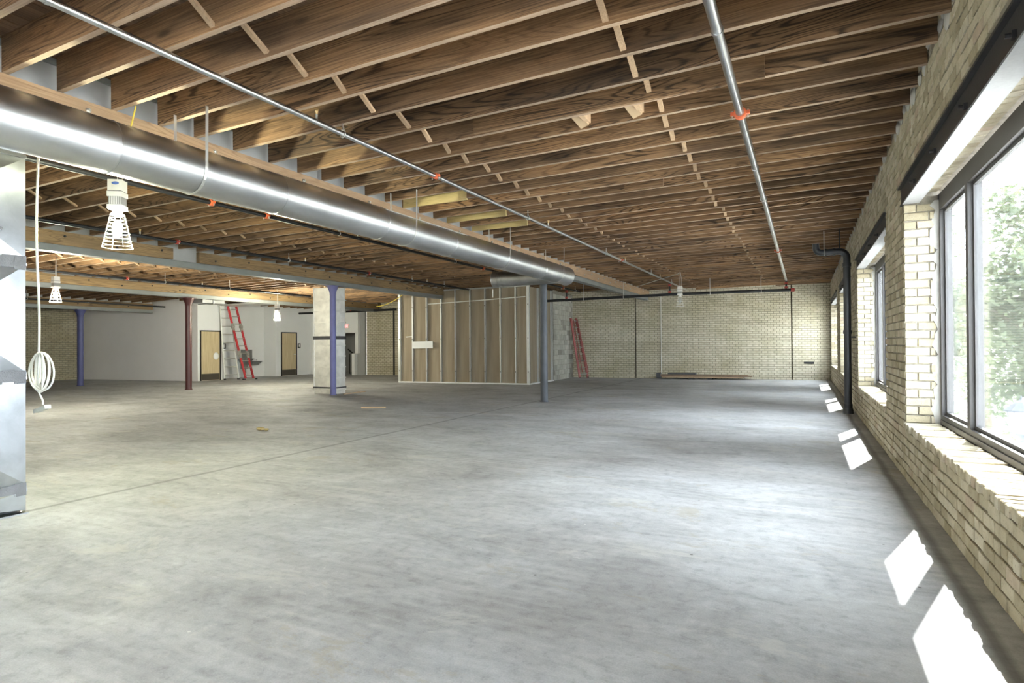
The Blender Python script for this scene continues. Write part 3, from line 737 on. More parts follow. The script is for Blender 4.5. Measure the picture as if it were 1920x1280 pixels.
MB().box(-19.45, -18.98, 22.16, 22.28, 0, 3.72).build('grey_return', 'grey_paint', wst)
MB().box(-22.4, -19.0, 24.6, 24.7, 0, 3.45).box(-22.5, -22.4, 22.2, 24.7, 0, 3.45).box(-19.3, -19.2, 22.3, 24.7, 0, 3.45).build('stair_lining', 'grey_paint', wst)
t = thing('stair_handrail', (-20, 23, 0), 'black handrail bent down the stair in the far opening', 'handrail')
MB().bar((-20.8, 23.0, 1.25), (-19.95, 23.0, .66), .05, .05).bar((-19.95, 23.0, .66), (-20.2, 23.0, .64), .05, .05).build('upper_rail', 'black_trim', t)
MB().bar((-20.15, 22.6, .32), (-19.55, 22.6, .56), .05, .05).build('lower_rail', 'black_trim', t)
for x in (-20.7, -20.15): MB().bar((x, 23.0, 0), (x, 23.0, 1.0 if x < -20.5 else .7), .03, .03).build('baluster', 'black_trim', t)
MB().bar((-20.15, 22.6, 0), (-20.15, 22.6, .34), .03, .03).build('baluster', 'black_trim', t)

# ------------------------------------------------------------------ doors and signs
def door(n, y0, y1, label):
    X = -22.36; zt = 2.1
    t = thing('door_%d' % n, (X, (y0+y1)/2, 0), label, kind='structure')
    MB().box(X-.02, X+.03, y0, y0+.05, 0, zt).box(X-.02, X+.03, y1-.05, y1, 0, zt).box(X-.02, X+.03, y0+.05, y1-.05, zt-.05, zt).build('door_frame', 'black_trim', t)
    d = MB().box(X-.01, X+.012, y0+.052, y1-.052, .01, zt-.052).build('door_leaf', 'veneer', t)
    MB().box(X+.012, X+.017, y0+.07, y1-.07, .02, .29).build('kick_plate', 'kick', d)
    q = MB().tube([(X+.012, y1-.12, 1.02), (X+.06, y1-.12, 1.02)], .012, 8).tube([(X+.06, y1-.12, 1.02), (X+.06, y1-.24, 1.02)], .011, 8).tube([(X+.012, y1-.12, 1.02), (X+.018, y1-.12, 1.02)], .032, 12)
    q.build('lever_handle', 'chrome', d, True)
    return d
d1 = door(1, 15.92, 16.88, 'maple veneer door in black frame, left one'); door(2, 20.12, 21.09, 'maple veneer door in black frame, farther one')
q = MB().sphere((-22.30, 16.62, 1.02), .04, .13, .16, 14, 9); q.build('plastic_wrap', 'white_plastic', d1, True)
def sign(y, label):
    X = -22.356
    t = thing('restroom_sign', (X, y, 1.33), label, 'sign')
    MB().box(X, X+.012, y-.085, y+.085, 1.32, 1.56).build('plate', 'black_trim', t)
    q = MB()
    def disc(cy, cz, r, n=12): q.add([(X+.0135, cy+r*math.cos(2*math.pi*i/n), cz+r*math.sin(2*math.pi*i/n)) for i in range(n)], [tuple(range(n))])
    disc(y, 1.522, .016)
    q.add([(X+.0135, y-.03, 1.50), (X+.0135, y+.03, 1.50), (X+.0135, y+.024, 1.43), (X+.0135, y+.014, 1.37), (X+.0135, y-.014, 1.37), (X+.0135, y-.024, 1.43)], [(0, 1, 2, 3, 4, 5)])
    q.build('pictogram', 'sign_white', t)
sign(17.04, 'black restroom sign with white figure beside the left door'); sign(21.24, 'black restroom sign with white figure beside the farther door')
def text_mesh(body, size):
    cu_ = bpy.data.curves.new('txt', 'FONT'); cu_.body = body; cu_.size = size; cu_.extrude = .004; cu_.align_x = 'CENTER'; cu_.align_y = 'CENTER'
    ob = bpy.data.objects.new('txt', cu_); COL.objects.link(ob)
    dg = bpy.context.evaluated_depsgraph_get(); me = bpy.data.meshes.new_from_object(ob.evaluated_get(dg)); bpy.data.objects.remove(ob); return me
t = thing('exit_sign', (-20.0, 21.95, 2.26), 'small exit sign with glowing red letters above the stair opening', 'sign')
MB().box(-20.2, -19.8, 21.93, 21.998, 2.26, 2.48).build('sign_box', 'white_plastic', t)
me = text_mesh('EXIT', .19); me.materials.clear(); me.materials.append(M['exit_red']); piece('letters', me, (-20.0, 21.926, 2.37), t, (R(90), 0, 0))

# ------------------------------------------------------------------ drinking fountain
t = thing('drinking_fountain', (-23.15, 18.8, .5), 'stainless wall drinking fountain half hidden behind the red ladder', 'fountain')
MB().box(-23.150, -23.12, 18.52, 19.12, .82, 1.27).build('back_panel', 'fountain', t)
def basin(y0, y1, z, d):
    q = MB().hexa([(-23.150, y0+.08, z-.17), (-23.150+d*.55, y0+.08, z-.17), (-23.150+d*.55, y1-.08, z-.17), (-23.150, y1-.08, z-.17), (-23.150, y0, z), (-23.150+d, y0+.02, z), (-23.150+d, y1-.02, z), (-23.150, y1, z)])
    b_ = q.build('basin', 'fountain', t); MB().tube([(-23.150+d*.3, y1-.1, z), (-23.150+d*.3, y1-.1, z+.05), (-23.150+d*.45, y1-.1, z+.06)], .014, 8).build('bubbler', 'chrome', b_, True)
basin(18.36, 18.88, .86, .5); basin(18.80, 19.34, .74, .5)
MB().box(-23.150, -23.0, 18.5, 18.8, .40, .69).build('chiller_box', 'fountain', t)
MB().tube([(-23.08, 18.72, .42), (-23.08, 18.72, .30), (-23.12, 18.76, .22)], .022, 8).build('drain_trap', 'fountain', t, True)

# ------------------------------------------------------------------ ladders
def ladder(name, label, bl, br, tl, tr, mat, rungs, rw, rd, rmat='alu', foot=False, hinge=()):
    bl, br, tl, tr = map(Vector, (bl, br, tl, tr)); base = (bl+br)/2
    t = thing(name, (base.x, base.y, 0), label, 'ladder')
    nrm = (br-bl).cross(tl-bl).normalized()
    for a, b in ((bl, tl), (br, tr)):
        MB().bar(a, b, rw, rd, nrm).build('rail', mat, t)
    me = None
    for k_ in range(rungs):
        f = (k_+.6)/rungs; MB().tube([bl.lerp(tl, f), br.lerp(tr, f)], .021, 8).build('rung', rmat, t, True)
    if foot:
        a = bl+(bl-br)*.25; b = br+(br-bl)*.25
        o = MB().bar(a+Vector((0, 0, .03)), b+Vector((0, 0, .03)), .06, .05).build('foot_bar', 'alu', t)
        for p in (a, b): MB().box(p.x-.05, p.x+.05, p.y-.05, p.y+.05, 0.0, .05).build('rubber_foot', 'black_trim', o)
    else:
        for p, q_ in ((bl, tl), (br, tr)): MB().box(p.x-.035, p.x+.035, p.y-.035, p.y+.035, 0, .05).build('rubber_foot', 'black_trim', t)
    for f in hinge:
        for a, b in ((bl, tl), (br, tr)):
            c = a.lerp(b, f); d_ = (br-bl).normalized()
            o = MB().tube([c-d_*.05, c+d_*.05], .075, 14).build('hinge', 'alu', t, True)
            MB().bar(c-(b-a).normalized()*.16, c+(b-a).normalized()*.16, rw*1.25, rd*1.2, nrm).build('hinge_strap', 'alu', o)
    return t
ladder('step_ladder', 'aluminium ladder standing behind the red ladder by the left door', (-22.14, 16.92, .0), (-21.84, 17.36, .0), (-22.24, 16.78, 3.12), (-22.06, 17.12, 3.12), 'alu', 9, .05, .03)
ladder('articulated_ladder', 'bright red articulated ladder with silver hinges by the drinking fountain', (-21.28, 17.28, .0), (-21.22, 17.62, .0), (-22.02, 16.98, 3.14), (-21.96, 17.34, 3.14), 'red_ladder', 10, .085, .035, foot=True, hinge=(.345, .72))
ladder('extension_ladder', 'faded red extension ladder leaning in the corner by the block wall', (-8.42, 23.28, 0), (-8.20, 23.66, 0), (-8.80, 23.26, 2.53), (-8.70, 23.62, 2.53), 'pink_ladder', 9, .10, .035)

lad = bpy.data.objects['extension_ladder']
for a_, b_ in (((-8.33, 23.34, .25), (-8.70, 23.31, 2.45)), ((-8.15, 23.60, .25), (-8.62, 23.57, 2.45))): MB().bar(a_, b_, .075, .03, (1, .3, 0)).build('fly_rail', 'pink_ladder', lad)
# ------------------------------------------------------------------ stud partition
PA, PB = Vector((-13.98, 18.235, 0)), Vector((-8.67, 18.80, 0)); PC = Vector((-8.72, 21.15, 0))
t = thing('stud_partition', (-11.3, 18.5, 0), 'metal stud partition with brown drywall backing in the middle', 'partition')
dv = (PB-PA).normalized(); nv = Vector((dv.y, -dv.x, 0)); Lp = (PB-PA).length
def top(P): return jz(P.x)-.01
sh = 0; a = 0.0
while a < Lp-.05:
    b = min(a+1.22, Lp); p, q_ = PA+dv*a-nv*.10, PA+dv*(b-.006)-nv*.10
    o = MB(); w_ = -nv*.013
    zt0, zt1 = top(p), top(q_)
    o.hexa([p, q_, q_+w_, p+w_, p+Vector((0, 0, zt0)), q_+Vector((0, 0, zt1)), q_+w_+Vector((0, 0, zt1)), p+w_+Vector((0, 0, zt0))]).build('drywall_sheet', 'paper', t); a = b
p, q_ = PB-Vector((.10, 0, 0)), PC-Vector((.10, 0, 0)); w_ = Vector((-.013, 0, 0))
for f0, f1 in ((.04, .5), (.503, 1)):
    a_, b_ = p.lerp(q_, f0), p.lerp(q_, f1)
    MB().hexa([a_, b_, b_+w_, a_+w_, a_+Vector((0, 0, 3.5)), b_+Vector((0, 0, 3.5)), b_+w_+Vector((0, 0, 3.5)), a_+w_+Vector((0, 0, 3.5))]).build('drywall_sheet', 'paper', t)
def stud(P, d_, n_, wdt=.042, mat='stud'):
    zt = top(P)-.03; q = MB()
    a0 = P-d_*wdt/2; a1 = P+d_*wdt/2; back = -n_*.092
    def slab(u, v, thv):
        q.hexa([u, v, v+thv, u+thv, u+Vector((0, 0, zt)), v+Vector((0, 0, zt)), v+thv+Vector((0, 0, zt)), u+thv+Vector((0, 0, zt))])
    slab(a0, a1, -n_*.004); slab(a0+back*.98, a1+back*.98, n_*.004); slab(a1-d_*.003, a1, back)
    o = q.build('stud', mat, t)
    return o
k_ = 0
for u in (.045, .62, 1.22, 1.83, 2.42, 3.02, 3.62, 4.22, 4.80, 5.28):
    o = stud(PA+dv*u, dv, nv, .10 if u in (.045, 5.28) else .042)
    kn = MB()
    for z in (.45, 1.65, 2.85):
        c = PA+dv*u+nv*.003+Vector((0, 0, z)); kn.bar(c-Vector((0, 0, .022)), c+Vector((0, 0, .022)), .022, .004, nv)
    kn.build('knockout', 'dark', o)
d2 = (PC-PB).normalized(); n2 = Vector((1, 0, 0))
for u in (.9, 2.25): stud(PB+d2*u, d2, n2, .05)
for z0, h in ((0.0, .04),):
    MB().hexa([PA+nv*.006, PB+nv*.006, PB-nv*.098, PA-nv*.098]+[v+Vector((0, 0, h)) for v in (PA+nv*.006, PB+nv*.006, PB-nv*.098, PA-nv*.098)]).build('bottom_track', 'white_finish', t)
    MB().hexa([PB+Vector((.006, 0, 0)), PC+Vector((.006, 0, 0)), PC-Vector((.098, 0, 0)), PB-Vector((.098, 0, 0))]+[v+Vector((0, 0, h)) for v in (PB+Vector((.006, 0, 0)), PC+Vector((.006, 0, 0)), PC-Vector((.098, 0, 0)), PB-Vector((.098, 0, 0)))]).build('bottom_track', 'white_finish', t)
MB().hexa([v+Vector((0, 0, top(v)-.045)) for v in (PA+nv*.006, PB+nv*.006, PB-nv*.098, PA-nv*.098)]+[v+Vector((0, 0, top(v)-.002)) for v in (PA+nv*.006, PB+nv*.006, PB-nv*.098, PA-nv*.098)]).build('top_track', 'stud', t)
c0 = PA+dv*.62+nv*.01+Vector((0, 0, 1.43)); c1 = PA+dv*1.50+nv*.01+Vector((0, 0, 1.44)); MB().bar(c0, c1, .03, .27).build('backing_board', 'white_finish', t)
c0 = PA+dv*.34+nv*.0+Vector((0, 0, 1.74)); c1 = PA+dv*.60+Vector((0, 0, 1.75)); MB().bar(c0, c1, .01, .035).build('drywall_clip', 'white_finish', t)
c0 = PA+dv*3.95+nv*.012+Vector((0, 0, 3.13)); MB().bar(c0, c0+Vector((0, 0, .3)), .02, .08, nv).build('drywall_clip', 'white_finish', t)
c0 = PA+dv*1.3+nv*.02+Vector((0, 0, 2.97)); c1 = PA+dv*5.2+nv*.02+Vector((0, 0, 3.12)); MB().tube([c0, c0.lerp(c1, .5)+Vector((0, 0, -.01)), c1], .018, 8).build('white_cable', 'white_cord', t, True)

# ------------------------------------------------------------------ concrete block wall beside the partition
wk = wallseg('wall_block', (-8.745, 21.16), (-8.925, 23.88), 3.55, 'mortar', 'grey concrete block wall beside the red extension ladder', th=.18, side=1)
bl_full = MB().box(-.194, .194, -.008, .01, -.094, .094).mesh('concrete_block', 'block'); bl_half = MB().box(-.094, .094, -.008, .01, -.094, .094).mesh('concrete_block_half', 'block')
def cmu(me, u, z):
    o = bpy.data.objects.new('concrete_block', me); COL.objects.link(o); o.parent = wk; o.location = (u, random.uniform(-.002, .002), z)
for r_ in range(17):
    u = .01; z = .105+r_*.2
    if r_ % 2: cmu(bl_half, u+.1, z); u += .2
    while u+.39 < 2.72:
        cmu(bl_full, u+.2, z); u += .4

# ------------------------------------------------------------------ round duct with branch
DX, DZ, DR, DE = -5.09, 3.045, .216, 13.15
t = thing('round_duct', (DX, 6, DZ-DR), 'long round galvanised duct hanging along the first beam', 'duct')
seams = [-3.0, -.7, 1.1, 2.81, 4.5, 6.2, 7.9, 9.7, 11.5, DE]
ya_ = -3.0
for s0, s1 in zip(seams, seams[1:]):
    MB().tube([(DX, s0, DZ), (DX, s1-.003, DZ)], [DR, DR], 56, cap=(s1 == DE)).build('duct_section', 'duct', t, True)
    MB().ring((DX, s1-.002, DZ), (0, 1, 0), DR, .006, 48, 6).build('seam_ring', 'duct', t, True)
bt = MB().tube([(DX-.1, 12.86, DZ-.01), (-6.72, 12.86, DZ-.01)], .185, 44, cap=False).build('branch_duct', 'duct', t, True)
MB().tube([(-6.60, 12.86, DZ-.01), (-6.64, 12.86, DZ-.01)], .192, 44, cap=False).tube([(-6.72, 12.86, DZ-.01), (-6.88, 12.86, DZ-.01)], .20, 44, cap=True).build('branch_collar', 'duct', bt, True)
MB().ring((-6.88, 12.86, DZ-.01), (1, 0, 0), .20, .008, 44, 6).build('seam_ring', 'duct', bt, True); MB().ring((-6.62, 12.86, DZ-.01), (1, 0, 0), .19, .006, 44, 6).build('seam_ring', 'duct', bt, True)
for y in (3.54, 6.78, 9.73, 12.45):
    q = MB(); zt = jz(DX+DR)+.02; pts = [Vector((DX+DR+.012, y, zt)), Vector((DX+DR+.006, y, DZ))]
    pts += [Vector((DX+(DR+.006)*math.cos(a_), y, DZ+(DR+.006)*math.sin(a_))) for a_ in [-R(k*15) for k in range(1, 13)]]
    pts += [Vector((DX-DR-.012, y, zt))]
    for a_, b_ in zip(pts, pts[1:]): q.bar(a_, b_, .028, .003, (b_-a_).cross(Vector((0, 1, 0))))
    q.build('hanger_strap', 'chrome', t)
# bright flat slip seam along the top of one section
MB().tube([(DX+.15, 6.2, DZ+.168), (DX+.15, 8.3, DZ+.168)], .006, 6).build('draw_wire', 'chrome', t)

# ------------------------------------------------------------------ sheet metal riser at the left edge
t = thing('duct_riser', (-6.25, 2.1, 0), 'tall galvanised rectangular riser at the left edge of the photo', 'duct')
RX, RY0, RY1 = -5.93, 1.45, 2.615
zsp = [0.0, .22, 1.17, 2.135, 3.05]
for z0, z1 in zip(zsp, zsp[1:]):
    q = MB(); za, zb_ = z0+.03, z1-.03
    def face(c, pk): q.add(c+[pk], [(0, 1, 4), (1, 2, 4), (2, 3, 4), (3, 0, 4)])
    x0 = RX-.62
    face([(RX, RY0, za), (RX, RY1, za), (RX, RY1, zb_), (RX, RY0, zb_)], (RX+.085, (RY0+RY1)/2, (za+zb_)/2))
    face([(RX, RY1, za), (x0, RY1, za), (x0, RY1, zb_), (RX, RY1, zb_)], ((RX+x0)/2, RY1+.02, (za+zb_)/2))
    face([(x0, RY0, za), (RX, RY0, za), (RX, RY0, zb_), (x0, RY0, zb_)], ((RX+x0)/2, RY0-.02, (za+zb_)/2))
    face([(x0, RY1, za), (x0, RY0, za), (x0, RY0, zb_), (x0, RY1, zb_)], (x0-.02, (RY0+RY1)/2, (za+zb_)/2))
    q.build('duct_panel', 'riser', t)
    MB().box(x0-.008, RX+.008, RY0-.008, RY1+.008, z1-.032, z1-.012).box(x0-.004, RX+.004, RY0-.004, RY1+.004, z1-.012, z1+.03 if z1 < 3 else z1).build('joint_cleat', 'riser', t)
    if z1 < 3: 
        q = MB(); n_ = 14
        for k_ in range(n_):
            ya0 = RY0+(RY1-RY0)*k_/n_; ya1 = RY0+(RY1-RY0)*(k_+1)/n_
            q.box(RX+.004, RX+.010+random.uniform(0, .004), ya0, ya1, z1-.05-random.uniform(0, .02), z1+.03+random.uniform(0, .02))
        q.build('mastic_smear', 'mastic', t)
MB().box(RX-.63, RX+.03, RY0-.02, RY1+.012, 0, .012).build('floor_flange', 'riser', t)
MB().hexa([(RX-.62, RY0, 3.05), (RX, RY0, 3.05), (RX, RY1, 3.05), (RX-.62, RY1, 3.05), (RX-.30, RY0+.25, 3.15), (RX+.05, RY0+.25, 3.15), (RX+.05, RY1-.25, 3.15), (RX-.30, RY1-.25, 3.15)]).build('transition', 'riser', t)

# ------------------------------------------------------------------ foil clad riser by the periwinkle post
t = thing('foil_riser', (-12.6, 13.35, 0), 'square foil clad riser behind the periwinkle post', 'duct')
wx0, wx1, wy0, wy1 = -13.03, -12.25, 12.958, 13.42; zt = zbot[1]-.02
rows = [.0, .13, .48, .80, 1.12, 1.44, 1.62, 1.80, 2.12, 2.44, 2.78, zt]
for z0, z1 in zip(rows, rows[1:]):
    q = MB(); g = .006
    q.box(wx0, wx1, wy0, wy1, z0+.004, z1-.004)
    q.build('cladding_panel', 'wrap', t)
    MB().box(wx0-.02, wx1+.02, wy0-.02, wy1+.02, z1-.022, z1+.006).build('panel_lip', 'wrap', t)
for z0, z1 in ((1.60, 1.70), (.17, .21)): MB().box(wx0-.023, wx1+.023, wy0-.023, wy1+.023, z0, z1).build('sealing_tape', 'tape', t)
for xx in (wx0, wx1):
    MB().box(xx-.016, xx+.016, wy0-.016, wy0+.016, .2, zt).build('corner_angle', 'white_finish' if xx == wx0 else 'wrap', t)

# ------------------------------------------------------------------ sprinkler pipes
def pipe(name, label, pts, r, mat, couplings=(), hangers=(), heads=(), cmat='orange', unions=(), n=14, group=None):
    pts = [Vector(p) for p in pts]; mid = (pts[0]+pts[-1])/2
    t = thing(name, mid, label, 'pipe', group)
    MB().tube(pts, r, n).build('pipe_run', mat, t, True)
    def at(y):
        for a, b in zip(pts, pts[1:]):
            if (a.y-y)*(b.y-y) <= 0 and abs(b.y-a.y) > 1e-6: return a.lerp(b, (y-a.y)/(b.y-a.y))
        return pts[0]
    for y in couplings:
        c = at(y); d = Vector((0, 1, 0))
        o = MB().tube([c-d*.03, c-d*.026, c+d*.026, c+d*.03], [r*1.25, r*1.5, r*1.5, r*1.25], 14).box(c.x-r*2.3, c.x-r*1.2, c.y-.018, c.y+.018, c.z-.016, c.z+.016).box(c.x+r*1.2, c.x+r*2.3, c.y-.018, c.y+.018, c.z-.016, c.z+.016).build('coupling', cmat, t, True)
        for sx in (-1, 1): MB().tube([(c.x+sx*r*1.85, c.y, c.z-.045), (c.x+sx*r*1.85, c.y, c.z+.03)], .008, 6).build('coupling_bolt', 'chrome', o)
    for y in unions:
        c = at(y); MB().tube([c-Vector((0, .012, 0)), c+Vector((0, .012, 0))], r*1.16, 14).build('union_ring', mat, t, True)
    for y in hangers:
        c = at(y); zt_ = jz(c.x)+.03
        o = MB().ring(c, (0, 1, 0), r+.008, .007, 14, 5).build('hanger_ring', 'chrome', t, True)
        MB().tube([(c.x, c.y, c.z+r+.005), (c.x, c.y, zt_)], .006, 6).tube([(c.x, c.y, c.z+r+.01), (c.x, c.y, c.z+r+.05)], [.018, .008], 8).build('hanger_rod', 'chrome', o)
    for y in heads:
        c = at(y); o = MB().tube([(c.x, c.y, c.z+r*.9), (c.x, c.y, c.z+r+.045)], .013, 8).build('sprinkler_stem', 'chrome', t)
        MB().tube([(c.x, c.y, c.z+r+.045), (c.x, c.y, c.z+r+.075)], [.012, .018], 8).tube([(c.x, c.y, c.z+r+.085), (c.x, c.y, c.z+r+.09)], .026, 10).tube([(c.x-.012, c.y, c.z+r+.06), (c.x-.012, c.y, c.z+r+.088)], .004, 5).tube([(c.x+.012, c.y, c.z+r+.06), (c.x+.012, c.y, c.z+r+.088)], .004, 5).build('sprinkler_head', 'brass', o)
    return t
pipe('sprinkler_pipe', 'slim galvanised sprinkler pipe left of centre under the window bay joists', [(-4.07, -.5, 3.5), (-4.02, 23.3, 3.49)], .026, 'pipe', (6.05, 14.2), (4.43, 8.75, 13.0, 17.4, 20.4), (4.08, 9.6, 14.6, 18.6), unions=(1.9, 10.5))
pipe('sprinkler_pipe', 'galvanised sprinkler pipe on the right nearest the windows', [(-.50, .3, 3.5), (-.50, 21.46, 3.5)], .036, 'pipe', (5.7, 14.5), (9.2, 18.4), (), unions=(4.12, 7.55, 11.2))
pipe('sprinkler_pipe', 'dark sprinkler pipe passing behind the large lit work light', [(-7.33, .5, 3.42), (-7.62, 21.2, 3.42)], .03, 'black_pipe', (5.45, 6.4, 13.4, 19.3), (8.0, 12.0, 16.5, 20.6), (4.3, 8.5), unions=(3.2,))
pipe('sprinkler_pipe', 'black sprinkler pipe just right of the beam over the periwinkle post', [(-10.58, 2.0, 3.40), (-10.68, 18.0, 3.39)], .032, 'black_pipe', (7.1, 12.6), (5.9, 9.8, 14.6, 16.4), (6.4, 10.3, 15.4), cmat='red_fit')
pipe('sprinkler_pipe', 'black sprinkler pipe just right of the beam over the red post', [(-16.1, 5.5, 3.24), (-15.75, 15.5, 3.20)], .03, 'black_pipe', (9.3,), (10.3, 12.3), (11.4,), cmat='red_fit')
pipe('sprinkler_pipe', 'black sprinkler pipe beyond the third beam above the dim wall', [(-22.6, 8.0, 3.02), (-22.6, 14.6, 3.0)], .03, 'black_pipe', (), (10.0,), (11.0,), cmat='red_fit')
# main along the end wall with red risers
def main_at(x):
    P = ((-.32, 21.45, 3.175), (-4.03, 20.12, 3.085), (-8.62, 19.62, 2.995))
    for (xa, ya_, za), (xb, yb_, zb_) in zip(P, P[1:]):
        if x >= xb or xb == P[-1][0]:
            f = (x-xa)/(xb-xa); return (x, ya_+(yb_-ya_)*f, za+(zb_-za)*f)
t = thing('sprinkler_main', (-4.5, 20.1, 3.1), 'thick black sprinkler main crossing below the joists before the end wall', 'pipe')
MB().tube([main_at(-.32), main_at(-4.03), main_at(-8.62)], .046, 14).build('pipe_run', 'black_pipe', t, True)
c = Vector(main_at(-.32)); MB().tube([c-Vector((.05, .01, 0)), c+Vector((.06, .02, 0))], .058, 14).build('end_cap', 'red_fit', t, True)
for x in (-.50, -4.045, -7.62):
    x_, y_, z_ = main_at(x); zt_ = 3.5 if x > -7 else 3.42
    n_ = MB().tube([(x, y_, z_), (x, y_, zt_-.03)], .030, 12).build('riser_nipple', 'black_pipe', t, True)
    for za, zb_ in ((z_+.05, z_+.12), (zt_-.14, zt_-.065)): MB().tube([(x, y_, za), (x, y_, za+.01), (x, y_, zb_-.01), (x, y_, zb_)], [.04, .052, .052, .04], 12).build('coupling', 'red_fit', n_, True)
for x in (-1.25, -2.8, -5.6, -7.0):
    x_, y_, z_ = main_at(x)
    o = MB().ring((x, y_, z_), (1, .2, 0), .054, .008, 14, 5).build('hanger_ring', 'chrome', t, True); MB().tube([(x, y_, z_+.05), (x, y_, jz(x)+.02)], .007, 6).build('hanger_rod', 'chrome', o)
t = thing('sprinkler_main', (-19.5, 21.7, 3.1), 'thick black sprinkler main on the far left above the stair opening', 'pipe')
MB().tube([(-22.3, 21.2, 3.03), (-20.6, 21.5, 3.05), (-17.0, 22.0, 3.10)], .05, 12).build('pipe_run', 'black_pipe', t, True)
for x, y in ((-18.2, 21.83), (-19.9, 21.6), (-21.4, 21.35)):
    o = MB().ring((x, y, 3.07), (1, .15, 0), .056, .008, 14, 5).build('hanger_ring', 'chrome', t, True); MB().tube([(x, y, 3.1), (x, y, jz(x)+.02)], .008, 6).build('hanger_rod', 'chrome', o)
MB().tube([(-19.4, 21.65, 3.08), (-19.4, 21.65, 3.35)], .035, 10).tube([(-19.65, 21.65, 3.36), (-19.1, 21.65, 3.36)], .05, 10).build('elbow', 'red_fit', t, True)

# ------------------------------------------------------------------ black drain pipe on the right wall
t = thing('drain_pipe', (.78, 13.35, 0), 'tall black cast iron drain pipe against the brick pier', 'pipe')
x, y = .785, 13.42
arc = [(x, y, 3.02)]+[(x-.14+.14*math.cos(R(a_)), y, 3.10+.14*math.sin(R(a_))) for a_ in range(0, 91, 15)]
MB().tube([(x, y, .10), (x, y, 3.02)], .066, 20).build('vertical_stack', 'cast_black', t, True)
MB().tube(arc+[(.40, y, 3.235)], .066, 18).build('upper_bend', 'cast_black', t, True)
arc2 = [(.40, y, 3.235)]+[(.34-.10*math.sin(R(a_)), y-.02, 3.335-.10*math.cos(R(a_))) for a_ in range(0, 91, 15)]+[(.235, y-.03, 3.42)]
MB().tube(arc2, .064, 18).build('trap_bend', 'cast_black', t, True)
for z in (.12, .16, 1.62, 2.96): MB().tube([(x, y, z-.035), (x, y, z+.035)], .078, 20).build('hub_collar', 'cast_black', t, True)
MB().tube([(x-.20, y, 3.236), (x-.24, y, 3.236)], .078, 18).tube([(.40, y, 3.236), (.43, y, 3.236)], .078, 18).build('band_clamp', 'lintel', t, True)
MB().ring((.385, y, 3.24), (1, 0, 0), .072, .007, 16, 5).tube([(.385, y, 3.31), (.385, y, jz(.4)+.02)], .008, 6).build('hanger_rod', 'chrome', t, True); MB().tube([(.66, y, 3.30), (.66, y, jz(.7)+.02)], .012, 6).build('hanger_rod', 'black_pipe', t)
MB().tube([(x, y, 0), (x, y, .10)], [.10, .085], 20).box(x-.02, x+.139, y-.02, y+.02, 1.5, 1.53).build('floor_hub', 'cast_black', t, True)

# ------------------------------------------------------------------ caged work lights
def work_light(loc, s, label, lit=True, simple=False, hang=.12, rot=0.0):
    """loc: centre of the top of the ballast box; s: overall scale (1 = .84 m tall)"""
    X, Y, Z = loc
    t = thing('work_light', (X, Y, Z-.84*s), label, 'work light', 'caged temporary work lights')
    W = (.078 if not simple else .088)*s
    def T(q):
        c_, s_ = math.cos(rot), math.sin(rot)
        q.v = [(X+(p[0]*c_-p[1]*s_), Y+(p[0]*s_+p[1]*c_), Z+p[2]) for p in q.v]; return q
    def bx(q, w_, z0, z1, w2=None):
        w2 = w2 or w_
        q.hexa([(-w2, -w2, z0), (w2, -w2, z0), (w2, w2, z0), (-w2, w2, z0), (-w_, -w_, z1), (w_, -w_, z1), (w_, w_, z1), (-w_, w_, z1)]); return q
    b_ = T(bx(bx(MB(), W*.95, -.13*s, 0), W*1.02, -.20*s, -.14*s)).build('ballast_box', 'white_plastic', t)
    T(bx(MB(), W*.9, -.142*s, -.128*s)).build('vent_slot', 'dark', b_)
    if not simple:
        q = MB(); n_ = 20
        q.add([(W*.15+(.04*s)*math.cos(2*math.pi*i/n_), -W*.955-.001, -.045*s+.018*s*math.sin(2*math.pi*i/n_)) for i in range(n_)], [tuple(range(n_))]); T(q).build('oval_badge', 'sign_blue', b_)
        q = MB(); q.box(-W*.9, -W*.35, -W*1.03, -W*1.0, -.015*s, -.012*s); 
        q = MB()
        for k_ in range(7): q.box(W*(-.7+k_*.24), W*(-.62+k_*.24), -W*.93, -W*.9, -.29*s, -.20*s)
        T(q).build('cooling_fin', 'white_plastic', b_)
    T(bx(MB(), W*.88, -.30*s, -.20*s)).build('heat_sink', 'grey_plastic', t)
    T(bx(MB(), W*1.02, -.345*s, -.295*s)).build('lower_collar', 'white_plastic', t)
    T(MB().tube([(0, 0, -.345*s), (0, 0, -.40*s)], .055*s, 16)).build('socket', 'white_plastic', t, True)
    bm2 = ('bulb' if simple else 'bulb_main') if lit else 'bulb_off'
    bo = T(MB().sphere((0, 0, -.57*s), .052*s, .052*s, .11*s, 16, 10)).build('bulb', bm2, t, True)
    # cage: spiral rings and upright wires
    nr = 5 if simple else 10; q = MB()
    for k_ in range(nr):
        f = k_/(nr-1); r_ = (.075+.085*f)*s; q.ring((0, 0, (-.405-.385*f)*s), (0, 0, 1), r_, .0032*s if not simple else .006*s, 24, 5)
    T(q).build('cage_rings', 'white_plastic', t, True)
    q = MB()
    for k_ in range(4):
        a_ = math.pi/4+k_*math.pi/2; q.tube([(.06*s*math.cos(a_), .06*s*math.sin(a_), -.385*s), (.075*s*math.cos(a_), .075*s*math.sin(a_), -.405*s), (.162*s*math.cos(a_), .162*s*math.sin(a_), -.80*s)], .0042*s, 6)
    T(q).build('cage_wires', 'white_plastic', t, True)
    q = MB().tube([(0, 0, 0), (0, 0, hang*.5), (.012*s, 0, hang*.75), (0, 0, hang)], .005, 6).tube([(.05*s, 0, 0), (.055*s, 0, hang*.55), (.02*s, 0, hang*.95)], .004, 6)
    T(q).build('hook', 'chrome', t, True)
    return t
work_light((-6.17, 3.50, 3.08), .85, 'large lit caged work light hanging below the round duct', True, hang=.09, rot=R(35))
